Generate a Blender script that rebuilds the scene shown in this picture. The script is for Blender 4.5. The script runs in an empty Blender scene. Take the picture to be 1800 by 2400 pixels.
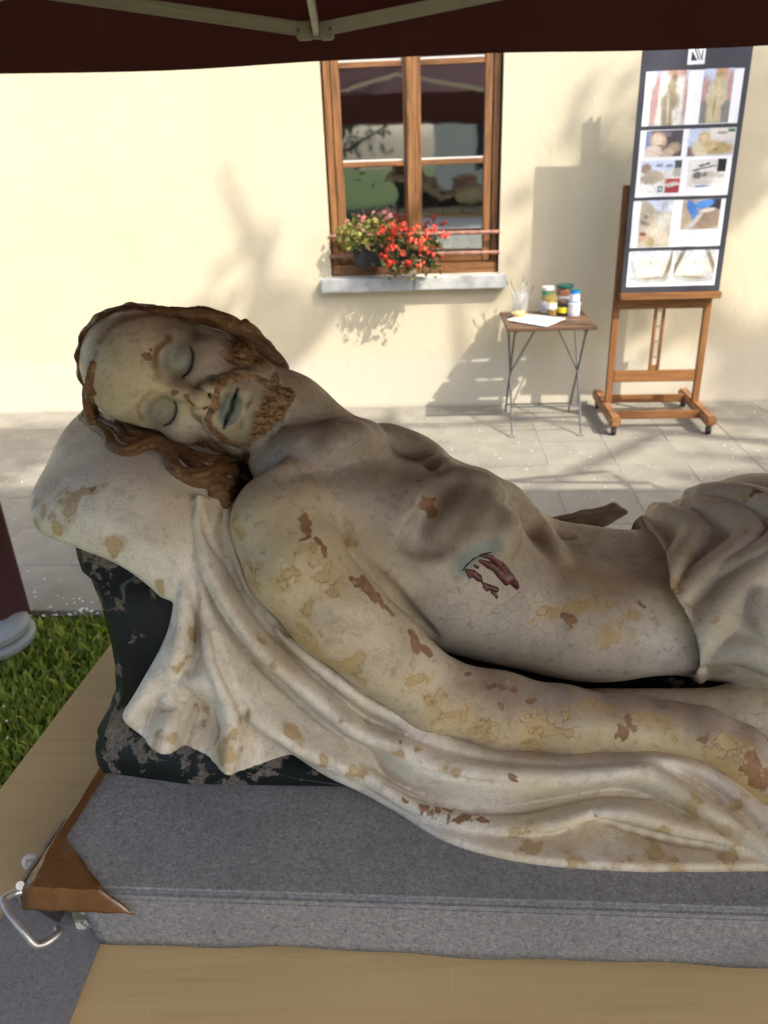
import bpy, bmesh, math, random
import numpy as np
from mathutils import Vector, Matrix
from mathutils.bvhtree import BVHTree

random.seed(7)
RNG = np.random.default_rng(7)
rad = math.radians
SC = bpy.context.scene
COL = SC.collection

# ------------------------------------------------------------------ camera
FPX, PITCH, ROLL, CAMH = 1861.5, rad(24.84), rad(-2.08), 1.752
_c, _s = math.cos(PITCH), math.sin(PITCH)
CF = np.array([0, _c, -_s]); _U = np.array([0, _s, _c]); _R = np.array([1., 0, 0])
CR = math.cos(ROLL) * _R + math.sin(ROLL) * _U
CU = -math.sin(ROLL) * _R + math.cos(ROLL) * _U
CC = np.array([0, 0, CAMH])
cam = bpy.data.cameras.new('camera'); camo = bpy.data.objects.new('camera', cam); COL.objects.link(camo)
cam.sensor_fit = 'VERTICAL'; cam.sensor_height = 24; cam.lens = 24 * FPX / 2400
cam.clip_start = 0.02; cam.clip_end = 400
cam.dof.use_dof = True; cam.dof.focus_distance = 0.92; cam.dof.aperture_fstop = 6.0
M = Matrix.Identity(4)
for i in range(3):
    M[i][0] = CR[i]; M[i][1] = CU[i]; M[i][2] = -CF[i]; M[i][3] = CC[i]
camo.matrix_world = M
SC.camera = camo

# ------------------------------------------------------------------ sky, sun, exposure
SUN = Vector((0.49, -0.50, 0.715)).normalized()          # towards the sun
w = bpy.data.worlds.new('World'); SC.world = w; w.use_nodes = True
nt = w.node_tree; nt.nodes.clear()
sky = nt.nodes.new('ShaderNodeTexSky'); sky.sky_type = 'NISHITA'; sky.sun_disc = False
sky.sun_elevation = math.asin(SUN.z); sky.sun_rotation = math.atan2(SUN.x, SUN.y)
sky.air_density = 0.8; sky.dust_density = 3.0; sky.ozone_density = 0.4
bg = nt.nodes.new('ShaderNodeBackground'); bg.inputs[1].default_value = 0.15
wo = nt.nodes.new('ShaderNodeOutputWorld')
nt.links.new(sky.outputs[0], bg.inputs[0]); nt.links.new(bg.outputs[0], wo.inputs[0])
sl = bpy.data.lights.new('sun', 'SUN'); sl.energy = 2.1; sl.angle = rad(0.55); sl.color = (1, 0.95, 0.86)
so = bpy.data.objects.new('sun', sl); COL.objects.link(so)
so.rotation_euler = SUN.to_track_quat('Z', 'Y').to_euler(); so.location = (5, -5, 8)
SC.view_settings.view_transform = 'Standard'; SC.view_settings.look = 'None'
SC.view_settings.gamma = 1; SC.view_settings.use_curve_mapping = False
SC.view_settings.exposure = 1.6
SC.cycles.max_bounces = 7; SC.cycles.diffuse_bounces = 4; SC.cycles.glossy_bounces = 3; SC.cycles.transmission_bounces = 5; SC.cycles.transparent_max_bounces = 6

# ------------------------------------------------------------------ point helpers
def ray_s(sx, sy):
    d = CF + CR * (sx - 900) / FPX - CU * (sy - 1200) / FPX
    return d
def S(sx, sy, Y=None, Z=None):
    d = ray_s(sx, sy)
    t = Y / d[1] if Y is not None else (Z - CAMH) / d[2]
    return CC + d * t
def D(dx, dy, Y=None, Z=None):
    return S(dx * 1.085, dy * 1.085, Y, Z)
def pxr(rpx, P):                       # radius in overview pixels -> metres at P
    return rpx * 1.085 / FPX * float((P - CC) @ CF)

# ------------------------------------------------------------------ material helpers
class NT:
    def __init__(self, name, rough=0.6, spec=0.3):
        self.m = bpy.data.materials.new(name); self.m.use_nodes = True
        self.t = self.m.node_tree; self.n = self.t.nodes
        self.b = self.n['Principled BSDF']; self.out = self.n['Material Output']
        self.b.inputs['Roughness'].default_value = rough
        self.b.inputs['Specular IOR Level'].default_value = spec
        self._pos = None
    def link(self, a, b): self.t.links.new(a, b)
    def val(self, sock, v):
        if hasattr(v, 'node'): self.link(v, sock)
        elif isinstance(v, (tuple, list)) and len(v) == 3 and len(sock.default_value) == 4: sock.default_value = (*v, 1)
        else: sock.default_value = v
    def pos(self, kind='Object', scale=None):
        tc = self.n.new('ShaderNodeTexCoord'); o = tc.outputs[kind]
        if scale:
            mp = self.n.new('ShaderNodeMapping'); mp.inputs['Scale'].default_value = scale
            self.link(o, mp.inputs[0]); o = mp.outputs[0]
        return o
    def noise(self, scale, detail=4, rough=0.55, vec=None, dist=0.0):
        t = self.n.new('ShaderNodeTexNoise'); t.inputs['Scale'].default_value = scale
        t.inputs['Detail'].default_value = detail; t.inputs['Roughness'].default_value = rough
        t.inputs['Distortion'].default_value = dist
        self.link(vec if vec is not None else self.pos(), t.inputs['Vector'])
        return t.outputs[0]
    def vor(self, scale, feature='F1', vec=None):
        t = self.n.new('ShaderNodeTexVoronoi'); t.inputs['Scale'].default_value = scale; t.feature = feature
        self.link(vec if vec is not None else self.pos(), t.inputs['Vector'])
        return t.outputs['Distance']
    def ramp(self, fac, a, b, ca=None, cb=None):
        mr = self.n.new('ShaderNodeMapRange'); mr.inputs[1].default_value = a; mr.inputs[2].default_value = b
        self.val(mr.inputs[0], fac)
        if ca is not None: mr.inputs[3].default_value = ca; mr.inputs[4].default_value = cb
        return mr.outputs[0]
    def math(self, op, a, b=0.0):
        m = self.n.new('ShaderNodeMath'); m.operation = op
        self.val(m.inputs[0], a); self.val(m.inputs[1], b); return m.outputs[0]
    def mix(self, fac, a, b, mode='MIX'):
        m = self.n.new('ShaderNodeMix'); m.data_type = 'RGBA'; m.blend_type = mode
        self.val(m.inputs[0], fac); self.val(m.inputs[6], a); self.val(m.inputs[7], b)
        return m.outputs[2]
    def attr(self, name):
        a = self.n.new('ShaderNodeAttribute'); a.attribute_name = name; return a
    def color(self, c): self.val(self.b.inputs['Base Color'], c); return self
    def bump(self, h, strength=0.3, dist=0.01):
        b = self.n.new('ShaderNodeBump'); b.inputs['Strength'].default_value = strength
        b.inputs['Distance'].default_value = dist
        self.link(h, b.inputs['Height']); self.link(b.outputs[0], self.b.inputs['Normal']); return self

def plain(name, c, rough=0.55, spec=0.3, var=0.12, scale=30, metal=0.0, bump=0.0):
    k = NT(name, rough, spec); f = k.noise(scale, 5)
    d = tuple(x * (1 - var) for x in c); e = tuple(min(1, x * (1 + var)) for x in c)
    k.color(k.mix(k.ramp(f, 0.3, 0.7), d, e)); k.b.inputs['Metallic'].default_value = metal
    if bump: k.bump(f, bump, 0.004)
    return k.m

def wood(name, c, axis=2, var=0.45, scale=18, rough=0.5):
    k = NT(name, rough, 0.35); sc = [12, 12, 12]; sc[axis] = 0.8
    f = k.noise(scale / 4, 6, 0.6, k.pos('Object', tuple(sc)), 0.6)
    g = k.noise(5, 3)
    d = tuple(x * (1 - var) for x in c); e = tuple(min(1, x * (1 + var * 0.7)) for x in c)
    col = k.mix(k.ramp(f, 0.35, 0.65), d, e)
    col = k.mix(k.ramp(g, 0.55, 0.8, 0, 0.5), col, tuple(x * 0.55 for x in c))
    k.color(col).bump(f, 0.25, 0.002)
    return k.m

# ------------------------------------------------------------------ object helpers
def tag(o, label=None, cat=None, group=None, kind=None):
    if label: o['label'] = label
    if cat: o['category'] = cat
    if group: o['group'] = group
    if kind: o['kind'] = kind
    return o
def empty(name, loc=(0, 0, 0), rz=0.0):
    o = bpy.data.objects.new(name, None); COL.objects.link(o); o.location = loc; o.rotation_euler = (0, 0, rz)
    o.empty_display_size = 0.1
    return o
def link_mesh(name, me, mat=None, parent=None, smooth=False):
    o = bpy.data.objects.new(name, me); COL.objects.link(o)
    if mat: me.materials.append(mat)
    if parent: o.parent = parent
    if smooth: me.polygons.foreach_set('use_smooth', [True] * len(me.polygons))
    return o
def np_mesh(name, V, Fq):
    me = bpy.data.meshes.new(name)
    me.from_pydata([tuple(v) for v in V], [], [tuple(f) for f in Fq]); me.update(); return me

class MB:
    """collects simple solids into one mesh"""
    def __init__(self): self.v = []; self.f = []
    def add(self, vs, fs):
        b = len(self.v); self.v += [tuple(map(float, v)) for v in vs]; self.f += [tuple(b + i for i in f) for f in fs]; return self
    def box(self, lo, hi):
        x0, y0, z0 = lo; x1, y1, z1 = hi
        return self.add([(x0, y0, z0), (x1, y0, z0), (x1, y1, z0), (x0, y1, z0), (x0, y0, z1), (x1, y0, z1), (x1, y1, z1), (x0, y1, z1)],
                        [(0, 3, 2, 1), (4, 5, 6, 7), (0, 1, 5, 4), (1, 2, 6, 5), (2, 3, 7, 6), (3, 0, 4, 7)])
    def bar(self, a, b, w, h, up=(0, 0, 1)):
        a = Vector(a); b = Vector(b); d = (b - a).normalized(); u = Vector(up)
        s = d.cross(u)
        if s.length < 1e-4: s = d.cross(Vector((1, 0, 0)))
        s.normalize(); u = s.cross(d).normalized()
        s = s * w / 2; u = u * h / 2
        vs = [a - s - u, a + s - u, a + s + u, a - s + u, b - s - u, b + s - u, b + s + u, b - s + u]
        return self.add(vs, [(0, 1, 2, 3), (7, 6, 5, 4), (0, 4, 5, 1), (1, 5, 6, 2), (2, 6, 7, 3), (3, 7, 4, 0)])
    def tube(self, pts, r, n=10, closed=False):
        pts = [Vector(p) for p in pts]; rs = r if isinstance(r, (list, tuple)) else [r] * len(pts)
        m = len(pts); vs = []; ref = None
        for i, p in enumerate(pts):
            if closed: d = pts[(i + 1) % m] - pts[i - 1]
            else: d = pts[min(i + 1, m - 1)] - pts[max(i - 1, 0)]
            d.normalize()
            if ref is None: ref = d.orthogonal().normalized()
            ref = (ref - d * ref.dot(d)).normalized(); e = d.cross(ref)
            for j in range(n):
                t = 2 * math.pi * j / n; vs.append(p + (ref * math.cos(t) + e * math.sin(t)) * rs[i])
        fs = []
        for i in range(m if closed else m - 1):
            for j in range(n):
                a = i * n + j; b = i * n + (j + 1) % n; c = ((i + 1) % m) * n + (j + 1) % n; d2 = ((i + 1) % m) * n + j
                fs.append((a, b, c, d2))
        if not closed:
            fs.append(tuple(range(n))[::-1]); fs.append(tuple((m - 1) * n + j for j in range(n)))
        return self.add(vs, fs)
    def lathe(self, c, prof, n=24):
        cx, cy, cz = c; vs = []; fs = []
        for r, z in prof:
            for j in range(n):
                t = 2 * math.pi * j / n; vs.append((cx + r * math.cos(t), cy + r * math.sin(t), cz + z))
        for i in range(len(prof) - 1):
            for j in range(n):
                fs.append((i * n + j, i * n + (j + 1) % n, (i + 1) * n + (j + 1) % n, (i + 1) * n + j))
        fs.append(tuple(range(n))[::-1]); fs.append(tuple((len(prof) - 1) * n + j for j in range(n)))
        return self.add(vs, fs)
    def prism(self, poly, a, b):
        """polygon points (3D, list) swept from offset a to offset b (vectors)"""
        n = len(poly); vs = [Vector(p) + Vector(a) for p in poly] + [Vector(p) + Vector(b) for p in poly]
        fs = [tuple(range(n))[::-1], tuple(range(n, 2 * n))] + [(i, (i + 1) % n, n + (i + 1) % n, n + i) for i in range(n)]
        return self.add(vs, fs)
    def build(self, name, mat, parent=None, bevel=0.0, smooth=False, seg=2):
        me = np_mesh(name, self.v, self.f)
        bm = bmesh.new(); bm.from_mesh(me); bmesh.ops.recalc_face_normals(bm, faces=bm.faces)
        if bevel:
            ed = [e for e in bm.edges if len(e.link_faces) == 2 and e.calc_face_angle(0) > 0.5]
            bmesh.ops.bevel(bm, geom=ed, offset=bevel, segments=seg, affect='EDGES', clamp_overlap=True)
        bm.to_mesh(me); bm.free()
        o = link_mesh(name, me, mat, parent)
        if smooth or bevel:
            me.polygons.foreach_set('use_smooth', [True] * len(me.polygons))
            me.set_sharp_from_angle(angle=rad(38))
        return o

# ------------------------------------------------------------------ numpy noise
_lat = RNG.random((64, 64, 64)).astype(np.float32)
def vnoise(P, scale):
    q = P * scale; i = np.floor(q).astype(int); f = q - i; f = f * f * (3 - 2 * f); i &= 63; j = (i + 1) & 63
    r = 0
    for a in (0, 1):
        for b in (0, 1):
            for c in (0, 1):
                wt = (f[:, 0] if a else 1 - f[:, 0]) * (f[:, 1] if b else 1 - f[:, 1]) * (f[:, 2] if c else 1 - f[:, 2])
                r = r + wt * _lat[(j if a else i)[:, 0], (j if b else i)[:, 1], (j if c else i)[:, 2]]
    return r
def fbm(P, scale, o=4):
    r = 0; a = 0.5; t = 0
    for k in range(o):
        r = r + a * vnoise(P + 3.7 * k, scale * 2 ** k); t += a; a *= 0.5
    return r / t
def sstep(a, b, x):
    t = np.clip((x - a) / (b - a), 0, 1); return t * t * (3 - 2 * t)

def catmull(pts, n):
    """resample a polyline (k,d) by arc length on a centripetal-like Catmull-Rom"""
    P = np.asarray(pts, float)
    if len(P) == 2: return P[0] + (P[1] - P[0]) * np.linspace(0, 1, n)[:, None]
    Q = np.vstack([2 * P[0] - P[1], P, 2 * P[-1] - P[-2]]); out = []
    for i in range(1, len(Q) - 2):
        t = np.linspace(0, 1, 24, endpoint=False)[:, None]
        p0, p1, p2, p3 = Q[i - 1], Q[i], Q[i + 1], Q[i + 2]
        out.append(0.5 * (2 * p1 + (p2 - p0) * t + (2 * p0 - 5 * p1 + 4 * p2 - p3) * t ** 2 + (3 * p1 - p0 - 3 * p2 + p3) * t ** 3))
    out = np.vstack(out + [P[-1:]])
    s = np.r_[0, np.cumsum(np.linalg.norm(np.diff(out[:, :2], axis=0), axis=1))]
    u = np.linspace(0, s[-1], n)
    return np.stack([np.interp(u, s, out[:, k]) for k in range(out.shape[1])], 1)

# ------------------------------------------------------------------ signed distance field sculpting
class Field:
    def __init__(self, lo, hi, h):
        self.lo = np.array(lo, float); self.h = h
        self.n = np.ceil((np.array(hi) - self.lo) / h).astype(int) + 1
        self.F = np.full(self.n, 1.0, np.float32)
    def win(self, lo, hi):
        a = np.clip(np.floor((np.asarray(lo) - self.lo) / self.h).astype(int), 0, self.n)
        b = np.clip(np.ceil((np.asarray(hi) - self.lo) / self.h).astype(int) + 1, 0, self.n)
        if np.any(b - a < 1): return None
        sl = tuple(slice(x, y) for x, y in zip(a, b))
        X = [(self.lo[i] + self.h * np.arange(a[i], b[i])).astype(np.float32) for i in range(3)]
        return sl, X[0][:, None, None], X[1][None, :, None], X[2][None, None, :]
    def blend(self, sl, d, k, op):
        f = self.F[sl]
        if op == 'u':
            if k <= 0: self.F[sl] = np.minimum(f, d)
            else:
                h = np.clip(0.5 + 0.5 * (f - d) / k, 0, 1); self.F[sl] = f + (d - f) * h - k * h * (1 - h)
        elif op == 's':
            if k <= 0: self.F[sl] = np.maximum(f, -d)
            else:
                h = np.clip(0.5 - 0.5 * (f + d) / k, 0, 1); self.F[sl] = f + (-d - f) * h + k * h * (1 - h)
    def cone(self, a, b, ra, rb, k=0.0, op='u'):
        a = np.asarray(a, float); b = np.asarray(b, float); m = max(ra, rb) + max(k, 0.006) + 3 * self.h
        w_ = self.win(np.minimum(a, b) - m, np.maximum(a, b) + m)
        if w_ is None: return
        sl, X, Y, Z = w_; ab = (b - a); L = float(ab @ ab) + 1e-12
        px, py, pz = X - a[0], Y - a[1], Z - a[2]
        t = np.clip((px * ab[0] + py * ab[1] + pz * ab[2]) / L, 0, 1)
        d = np.sqrt((px - t * ab[0]) ** 2 + (py - t * ab[1]) ** 2 + (pz - t * ab[2]) ** 2) - (ra + (rb - ra) * t)
        self.blend(sl, d.astype(np.float32), k, op)
    def chain(self, pts, rs, k=0.0, op='u'):
        for i in range(len(pts) - 1): self.cone(pts[i], pts[i + 1], rs[i], rs[i + 1], k, op)
    def ell(self, c, r, rot=None, k=0.0, op='u'):
        c = np.asarray(c, float); r = np.asarray(r, float); R = np.eye(3) if rot is None else np.asarray(rot, float)  # columns = axes
        ext = np.sqrt(((R * r) ** 2).sum(1)) + max(k, 0.006) + 3 * self.h
        w_ = self.win(c - ext, c + ext)
        if w_ is None: return
        sl, X, Y, Z = w_; px, py, pz = X - c[0], Y - c[1], Z - c[2]
        k0 = 0; k1 = 0
        for i in range(3):
            q = px * R[0, i] + py * R[1, i] + pz * R[2, i]; k0 = k0 + (q / r[i]) ** 2; k1 = k1 + (q / r[i] ** 2) ** 2
        k0 = np.sqrt(k0); d = k0 * (k0 - 1) / np.maximum(np.sqrt(k1), 1e-6)
        self.blend(sl, d.astype(np.float32), k, op)
    def sample(self, P):
        q = (np.asarray(P) - self.lo) / self.h
        if np.any(q < 0) or np.any(q >= self.n - 1): return 1.0
        i = q.astype(int); f = q - i; r = 0.0
        for a in (0, 1):
            for b in (0, 1):
                for c in (0, 1):
                    r += (f[0] if a else 1 - f[0]) * (f[1] if b else 1 - f[1]) * (f[2] if c else 1 - f[2]) * self.F[i[0] + a, i[1] + b, i[2] + c]
        return r
    def cast(self, sx, sy, step=0.0025):
        d = ray_s(sx, sy); d = d / np.linalg.norm(d); t = 0.5; prev = t
        while t < 1.9:
            v = self.sample(CC + d * t)
            if v < 0:
                lo_, hi_ = prev, t
                for _ in range(8):
                    m = (lo_ + hi_) / 2
                    if self.sample(CC + d * m) < 0: hi_ = m
                    else: lo_ = m
                return CC + d * hi_
            prev = t; t += step
        return None
    def mesh(self):
        F = self.F; n = self.n; s = F < 0
        c = [s[a:n[0] - 1 + a, b:n[1] - 1 + b, e:n[2] - 1 + e] for a in (0, 1) for b in (0, 1) for e in (0, 1)]
        cnt = sum(x.astype(np.int8) for x in c); act = (cnt > 0) & (cnt < 8)
        idx = np.full(act.shape, -1, np.int64); I = np.argwhere(act); idx[act] = np.arange(len(I))
        acc = np.zeros((len(I), 3)); num = np.zeros(len(I))
        offs = [(a, b, e) for a in (0, 1) for b in (0, 1) for e in (0, 1)]
        vals = {o: F[I[:, 0] + o[0], I[:, 1] + o[1], I[:, 2] + o[2]].astype(float) for o in offs}
        for o in offs:
            for ax in range(3):
                if o[ax] == 0:
                    o2 = list(o); o2[ax] = 1; o2 = tuple(o2); a = vals[o]; b = vals[o2]
                    m = (a < 0) != (b < 0); t = a[m] / (a[m] - b[m])
                    p = np.tile(np.array(o, float), (m.sum(), 1)); p[:, ax] = t
                    acc[m] += p; num[m] += 1
        V = self.lo + self.h * (I + acc / num[:, None]); Q = []
        for ax in range(3):
            sh = [slice(None)] * 3; sh2 = [slice(None)] * 3; sh[ax] = slice(0, n[ax] - 1); sh2[ax] = slice(1, n[ax])
            a = s[tuple(sh)]; b = s[tuple(sh2)]
            o1, o2 = [x for x in range(3) if x != ax]
            E_ = np.argwhere(a != b); sg = a[tuple(E_.T)]
            ok = (E_[:, o1] > 0) & (E_[:, o2] > 0) & (E_[:, o1] < n[o1] - 1) & (E_[:, o2] < n[o2] - 1)
            E_ = E_[ok]; sg = sg[ok]
            def g(d1, d2):
                q = E_.copy(); q[:, o1] += d1; q[:, o2] += d2; return idx[tuple(q.T)]
            quad = np.stack([g(-1, -1), g(0, -1), g(0, 0), g(-1, 0)], 1)
            flip = sg if ax != 1 else ~sg
            quad[~flip] = quad[~flip][:, ::-1]
            Q.append(quad)
        return V, np.vstack(Q)

def set_color(me, name, C):
    a = me.color_attributes.new(name, 'FLOAT_COLOR', 'POINT')
    a.data.foreach_set('color', np.c_[C, np.ones(len(C))].astype(np.float32).ravel())
def set_float(me, name, v):
    a = me.attributes.new(name, 'FLOAT', 'POINT'); a.data.foreach_set('value', np.asarray(v, np.float32))


# ================================================================== setting
# ---- ground
kg = NT('lawn_soil', 0.9, 0.1); a = kg.noise(3, 5); b = kg.noise(60, 5)
kg.color(kg.mix(kg.ramp(b, 0.35, 0.65), (0.035, 0.05, 0.012), kg.mix(kg.ramp(a, 0.4, 0.65), (0.06, 0.10, 0.02), (0.11, 0.13, 0.035)))).bump(b, 0.6, 0.03)
g = MB().add([(-60, -60, -0.03), (60, -60, -0.03), (60, 60, -0.03), (-60, 60, -0.03)], [(0, 1, 2, 3)]).build('ground', kg.m); tag(g, kind='structure')

def concrete(name, c):
    k = NT(name, 0.85, 0.2); a = k.noise(5, 6, 0.6); b = k.noise(130, 4, 0.6); d = k.noise(1.6, 4)
    col = k.mix(k.ramp(a, 0.35, 0.7), tuple(x * 0.82 for x in c), tuple(x * 1.12 for x in c))
    col = k.mix(k.ramp(d, 0.5, 0.7, 0, 0.4), col, tuple(x * 0.68 for x in c))
    col = k.mix(k.ramp(b, 0.55, 0.75, 0, 0.35), col, tuple(x * 1.35 for x in c))
    k.color(col).bump(b, 0.35, 0.004); return k.m
WYAW = math.atan(-0.0666)
pv = empty('pavement', (0, 5.6234, 0), WYAW); tag(pv, kind='structure')
mort = MB().box((-9, -2.80, -0.028), (9, 0.0, -0.0025)).build('mortar_bed', concrete('mortar', (0.34, 0.315, 0.265)), pv)
slab_m = [concrete('paving_slab_%s' % n, c) for n, c in (('a', (0.27, 0.25, 0.20)), ('b', (0.262, 0.243, 0.195)), ('c', (0.278, 0.256, 0.206)))]
sm = MB().box((-0.1978, -0.1978, -0.026), (0.1978, 0.1978, 0.0)); slab_me = []
for m_ in slab_m:
    o = sm.build('slab', m_, pv, 0.0015); slab_me.append(o.data); bpy.data.objects.remove(o)
for i in range(-11, 12):
    for j in range(7):
        o = bpy.data.objects.new('slab', random.choice(slab_me)); COL.objects.link(o); o.parent = pv
        o.location = (0.4 * i + 0.06, -0.2 - 0.4 * j, random.uniform(-0.0015, 0.0012)); o.rotation_euler = (random.uniform(-.002, .002), random.uniform(-.002, .002), random.choice((0, 1, 2, 3)) * math.pi / 2)

# ---- house with the window
house = empty('house', (0, 5.6234, 0), WYAW); tag(house, 'cream plastered house front with brown wooden window', 'house')
kw = NT('cream_plaster', 0.85, 0.15); n1 = kw.noise(1.3, 5); n2 = kw.noise(7, 6, 0.6, None, 0.6); n3 = kw.noise(60, 5)
geo = kw.n.new('ShaderNodeTexCoord'); sep = kw.n.new('ShaderNodeSeparateXYZ'); kw.link(geo.outputs['Object'], sep.inputs[0])
cw = kw.mix(kw.ramp(n1, 0.35, 0.65), (0.545, 0.475, 0.325), (0.57, 0.505, 0.36))
cw = kw.mix(kw.ramp(n2, 0.55, 0.8, 0, 0.25), cw, (0.485, 0.43, 0.305))
low = kw.ramp(kw.math('ADD', sep.outputs[2], kw.math('MULTIPLY', kw.math('SUBTRACT', n2, 0.5), 0.12)), 0.34, 0.42, 0.75, 0)   # repainted paler band along the foot
cw = kw.mix(low, cw, (0.54, 0.495, 0.395))
foot = kw.ramp(kw.math('ADD', sep.outputs[2], kw.math('MULTIPLY', kw.math('SUBTRACT', n3, 0.5), 0.05)), 0.0, 0.03, 0.8, 0)
cw = kw.mix(foot, cw, (0.42, 0.38, 0.30))
kw.color(cw).bump(kw.math('ADD', kw.math('MULTIPLY', n2, 0.8), kw.math('MULTIPLY', n3, 0.15)), 0.4, 0.014)
WX0, WX1, WZ0, WZ1 = -0.305, 0.838, 0.935, 2.78
wall = MB()
xs = [-9, WX0, WX1, 9]; zs = [-0.03, WZ0, WZ1, 5.6]
for i in range(3):
    for j in range(3):
        if (i, j) == (1, 1): continue
        wall.add([(xs[i], 0, zs[j]), (xs[i + 1], 0, zs[j]), (xs[i + 1], 0, zs[j + 1]), (xs[i], 0, zs[j + 1])], [(0, 1, 2, 3)])
rv = 0.16
wall.add([(WX0, 0, WZ0), (WX0, 0, WZ1), (WX0, rv, WZ1), (WX0, rv, WZ0)], [(0, 1, 2, 3)])
wall.add([(WX1, 0, WZ0), (WX1, 0, WZ1), (WX1, rv, WZ1), (WX1, rv, WZ0)], [(3, 2, 1, 0)])
wall.add([(WX0, 0, WZ1), (WX1, 0, WZ1), (WX1, rv, WZ1), (WX0, rv, WZ1)], [(0, 1, 2, 3)])
wall.add([(WX0, 0, WZ0), (WX1, 0, WZ0), (WX1, rv, WZ0), (WX0, rv, WZ0)], [(3, 2, 1, 0)])
wall.add([(-9, 0, 5.6), (9, 0, 5.6), (9, 6, 5.6), (-9, 6, 5.6)], [(0, 1, 2, 3)]); wall.add([(-9, 0, -.03), (-9, 6, -.03), (-9, 6, 5.6), (-9, 0, 5.6)], [(0, 1, 2, 3)])
wall.add([(9, 0, -.03), (9, 6, -.03), (9, 6, 5.6), (9, 0, 5.6)], [(3, 2, 1, 0)]); wall.add([(-9, 6, -.03), (9, 6, -.03), (9, 6, 5.6), (-9, 6, 5.6)], [(3, 2, 1, 0)])
me = np_mesh('wall', wall.v, wall.f); link_mesh('wall', me, kw.m, house)
MB().box((-9.4, -0.5, 5.6), (9.4, 6.4, 5.75)).build('roof', plain('roof_tile', (0.28, 0.12, 0.07)), house)
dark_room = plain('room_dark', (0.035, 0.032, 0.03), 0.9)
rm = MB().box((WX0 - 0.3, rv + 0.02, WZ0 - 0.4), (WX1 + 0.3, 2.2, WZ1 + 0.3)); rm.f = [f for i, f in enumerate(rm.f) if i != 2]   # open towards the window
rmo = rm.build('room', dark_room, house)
stone = plain('sill_stone', (0.46, 0.46, 0.44), 0.8, 0.2, 0.2, 14, bump=0.2)
so_ = MB().box((-0.372, -0.075, 0.838), (0.262, 0.10, 0.93)).build('window_sill', stone, house, 0.006)
so2 = MB().box((0.266, -0.075, 0.842), (0.888, 0.10, 0.928)).build('window_sill', stone, house, 0.006)
WD = wood('window_wood', (0.23, 0.105, 0.038), 2, 0.5); WDH = wood('window_wood_rail', (0.22, 0.10, 0.038), 0, 0.5)
win = MB()
yf = 0.045
win.box((WX0 + 0.012, yf, 0.955), (-0.245, yf + 0.09, WZ1)).box((0.782, yf, 0.955), (WX1 - 0.012, yf + 0.09, WZ1)).box((-0.245, yf, WZ1 - 0.06), (0.782, yf + 0.09, WZ1 - 0.002))
window = win.build('window', WD, house, 0.006)
MB().box((WX0 + 0.010, yf - 0.02, 0.935), (WX1 - 0.010, yf + 0.08, 1.008)).build('bottom_rail', WDH, window, 0.006)
def sash(x0, x1, inner):
    for a, b in ((x0, x0 + 0.052), (x1 - 0.052, x1)):
        MB().box((a, yf + 0.012, 1.01), (b, yf + 0.075, WZ1 - 0.062)).build('stile', WD, window, 0.005)
    for z, h in ((1.01, 0.05), (1.617, 0.034), (2.19, 0.034), (WZ1 - 0.115, 0.05)):
        MB().box((x0 + 0.052, yf + 0.016, z), (x1 - 0.052, yf + 0.06, z + h)).build('muntin', WDH, window, 0.004)
        MB().box((x0 + 0.053, yf + 0.022, z + h), (x1 - 0.053, yf + 0.04, z + h + 0.011)).build('putty', plain('putty', (0.55, 0.53, 0.48), 0.8), window)
    for z0, z1_ in ((1.06, 1.617), (1.651, 2.19), (2.224, WZ1 - 0.115)):
        q = MB().box((x0 + 0.05, yf + 0.040, z0 - 0.004), (x1 - 0.05, yf + 0.044, z1_ + 0.004)).build('pane', GLASS, window)
kg_ = NT('window_glass', 0.02, 0.5); gl = kg_.n.new('ShaderNodeBsdfGlossy'); gl.inputs['Roughness'].default_value = 0.03; gl.inputs['Color'].default_value = (0.9, 0.93, 0.95, 1)
tr = kg_.n.new('ShaderNodeBsdfTransparent'); tr.inputs['Color'].default_value = (0.85, 0.9, 0.9, 1); mx = kg_.n.new('ShaderNodeMixShader')
fr = kg_.n.new('ShaderNodeFresnel'); fr.inputs['IOR'].default_value = 1.9
kg_.link(kg_.math('ADD', fr.outputs[0], 0.26), mx.inputs[0]); kg_.link(tr.outputs[0], mx.inputs[1]); kg_.link(gl.outputs[0], mx.inputs[2]); kg_.link(mx.outputs[0], kg_.out.inputs[0])
gb = kg_.n.new('ShaderNodeBump'); gb.inputs['Strength'].default_value = 0.03; gb.inputs['Distance'].default_value = 0.02; kg_.link(kg_.noise(3, 2), gb.inputs['Height']); kg_.link(gb.outputs[0], gl.inputs['Normal'])
GLASS = kg_.m
sash(-0.243, 0.262, 1); sash(0.272, 0.780, 0)
MB().box((0.228, yf - 0.012, 1.01), (0.305, yf + 0.011, WZ1 - 0.07)).build('cover_strip', WD, window, 0.008)
rod = plain('guard_rod_paint', (0.30, 0.15, 0.10), 0.6, 0.3, 0.45, 22)
for z in (1.197, 1.066): MB().tube([(WX0 - 0.004, 0.005, z), (0.3, 0.002, z + 0.002), (WX1 + 0.004, 0.005, z)], 0.013, 10).build('guard_rod', rod, house, smooth=True)
MB().lathe((0, 0, 0), [(0.012, 0), (0.012, 0.012), (0.004, 0.02)], 8)

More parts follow.
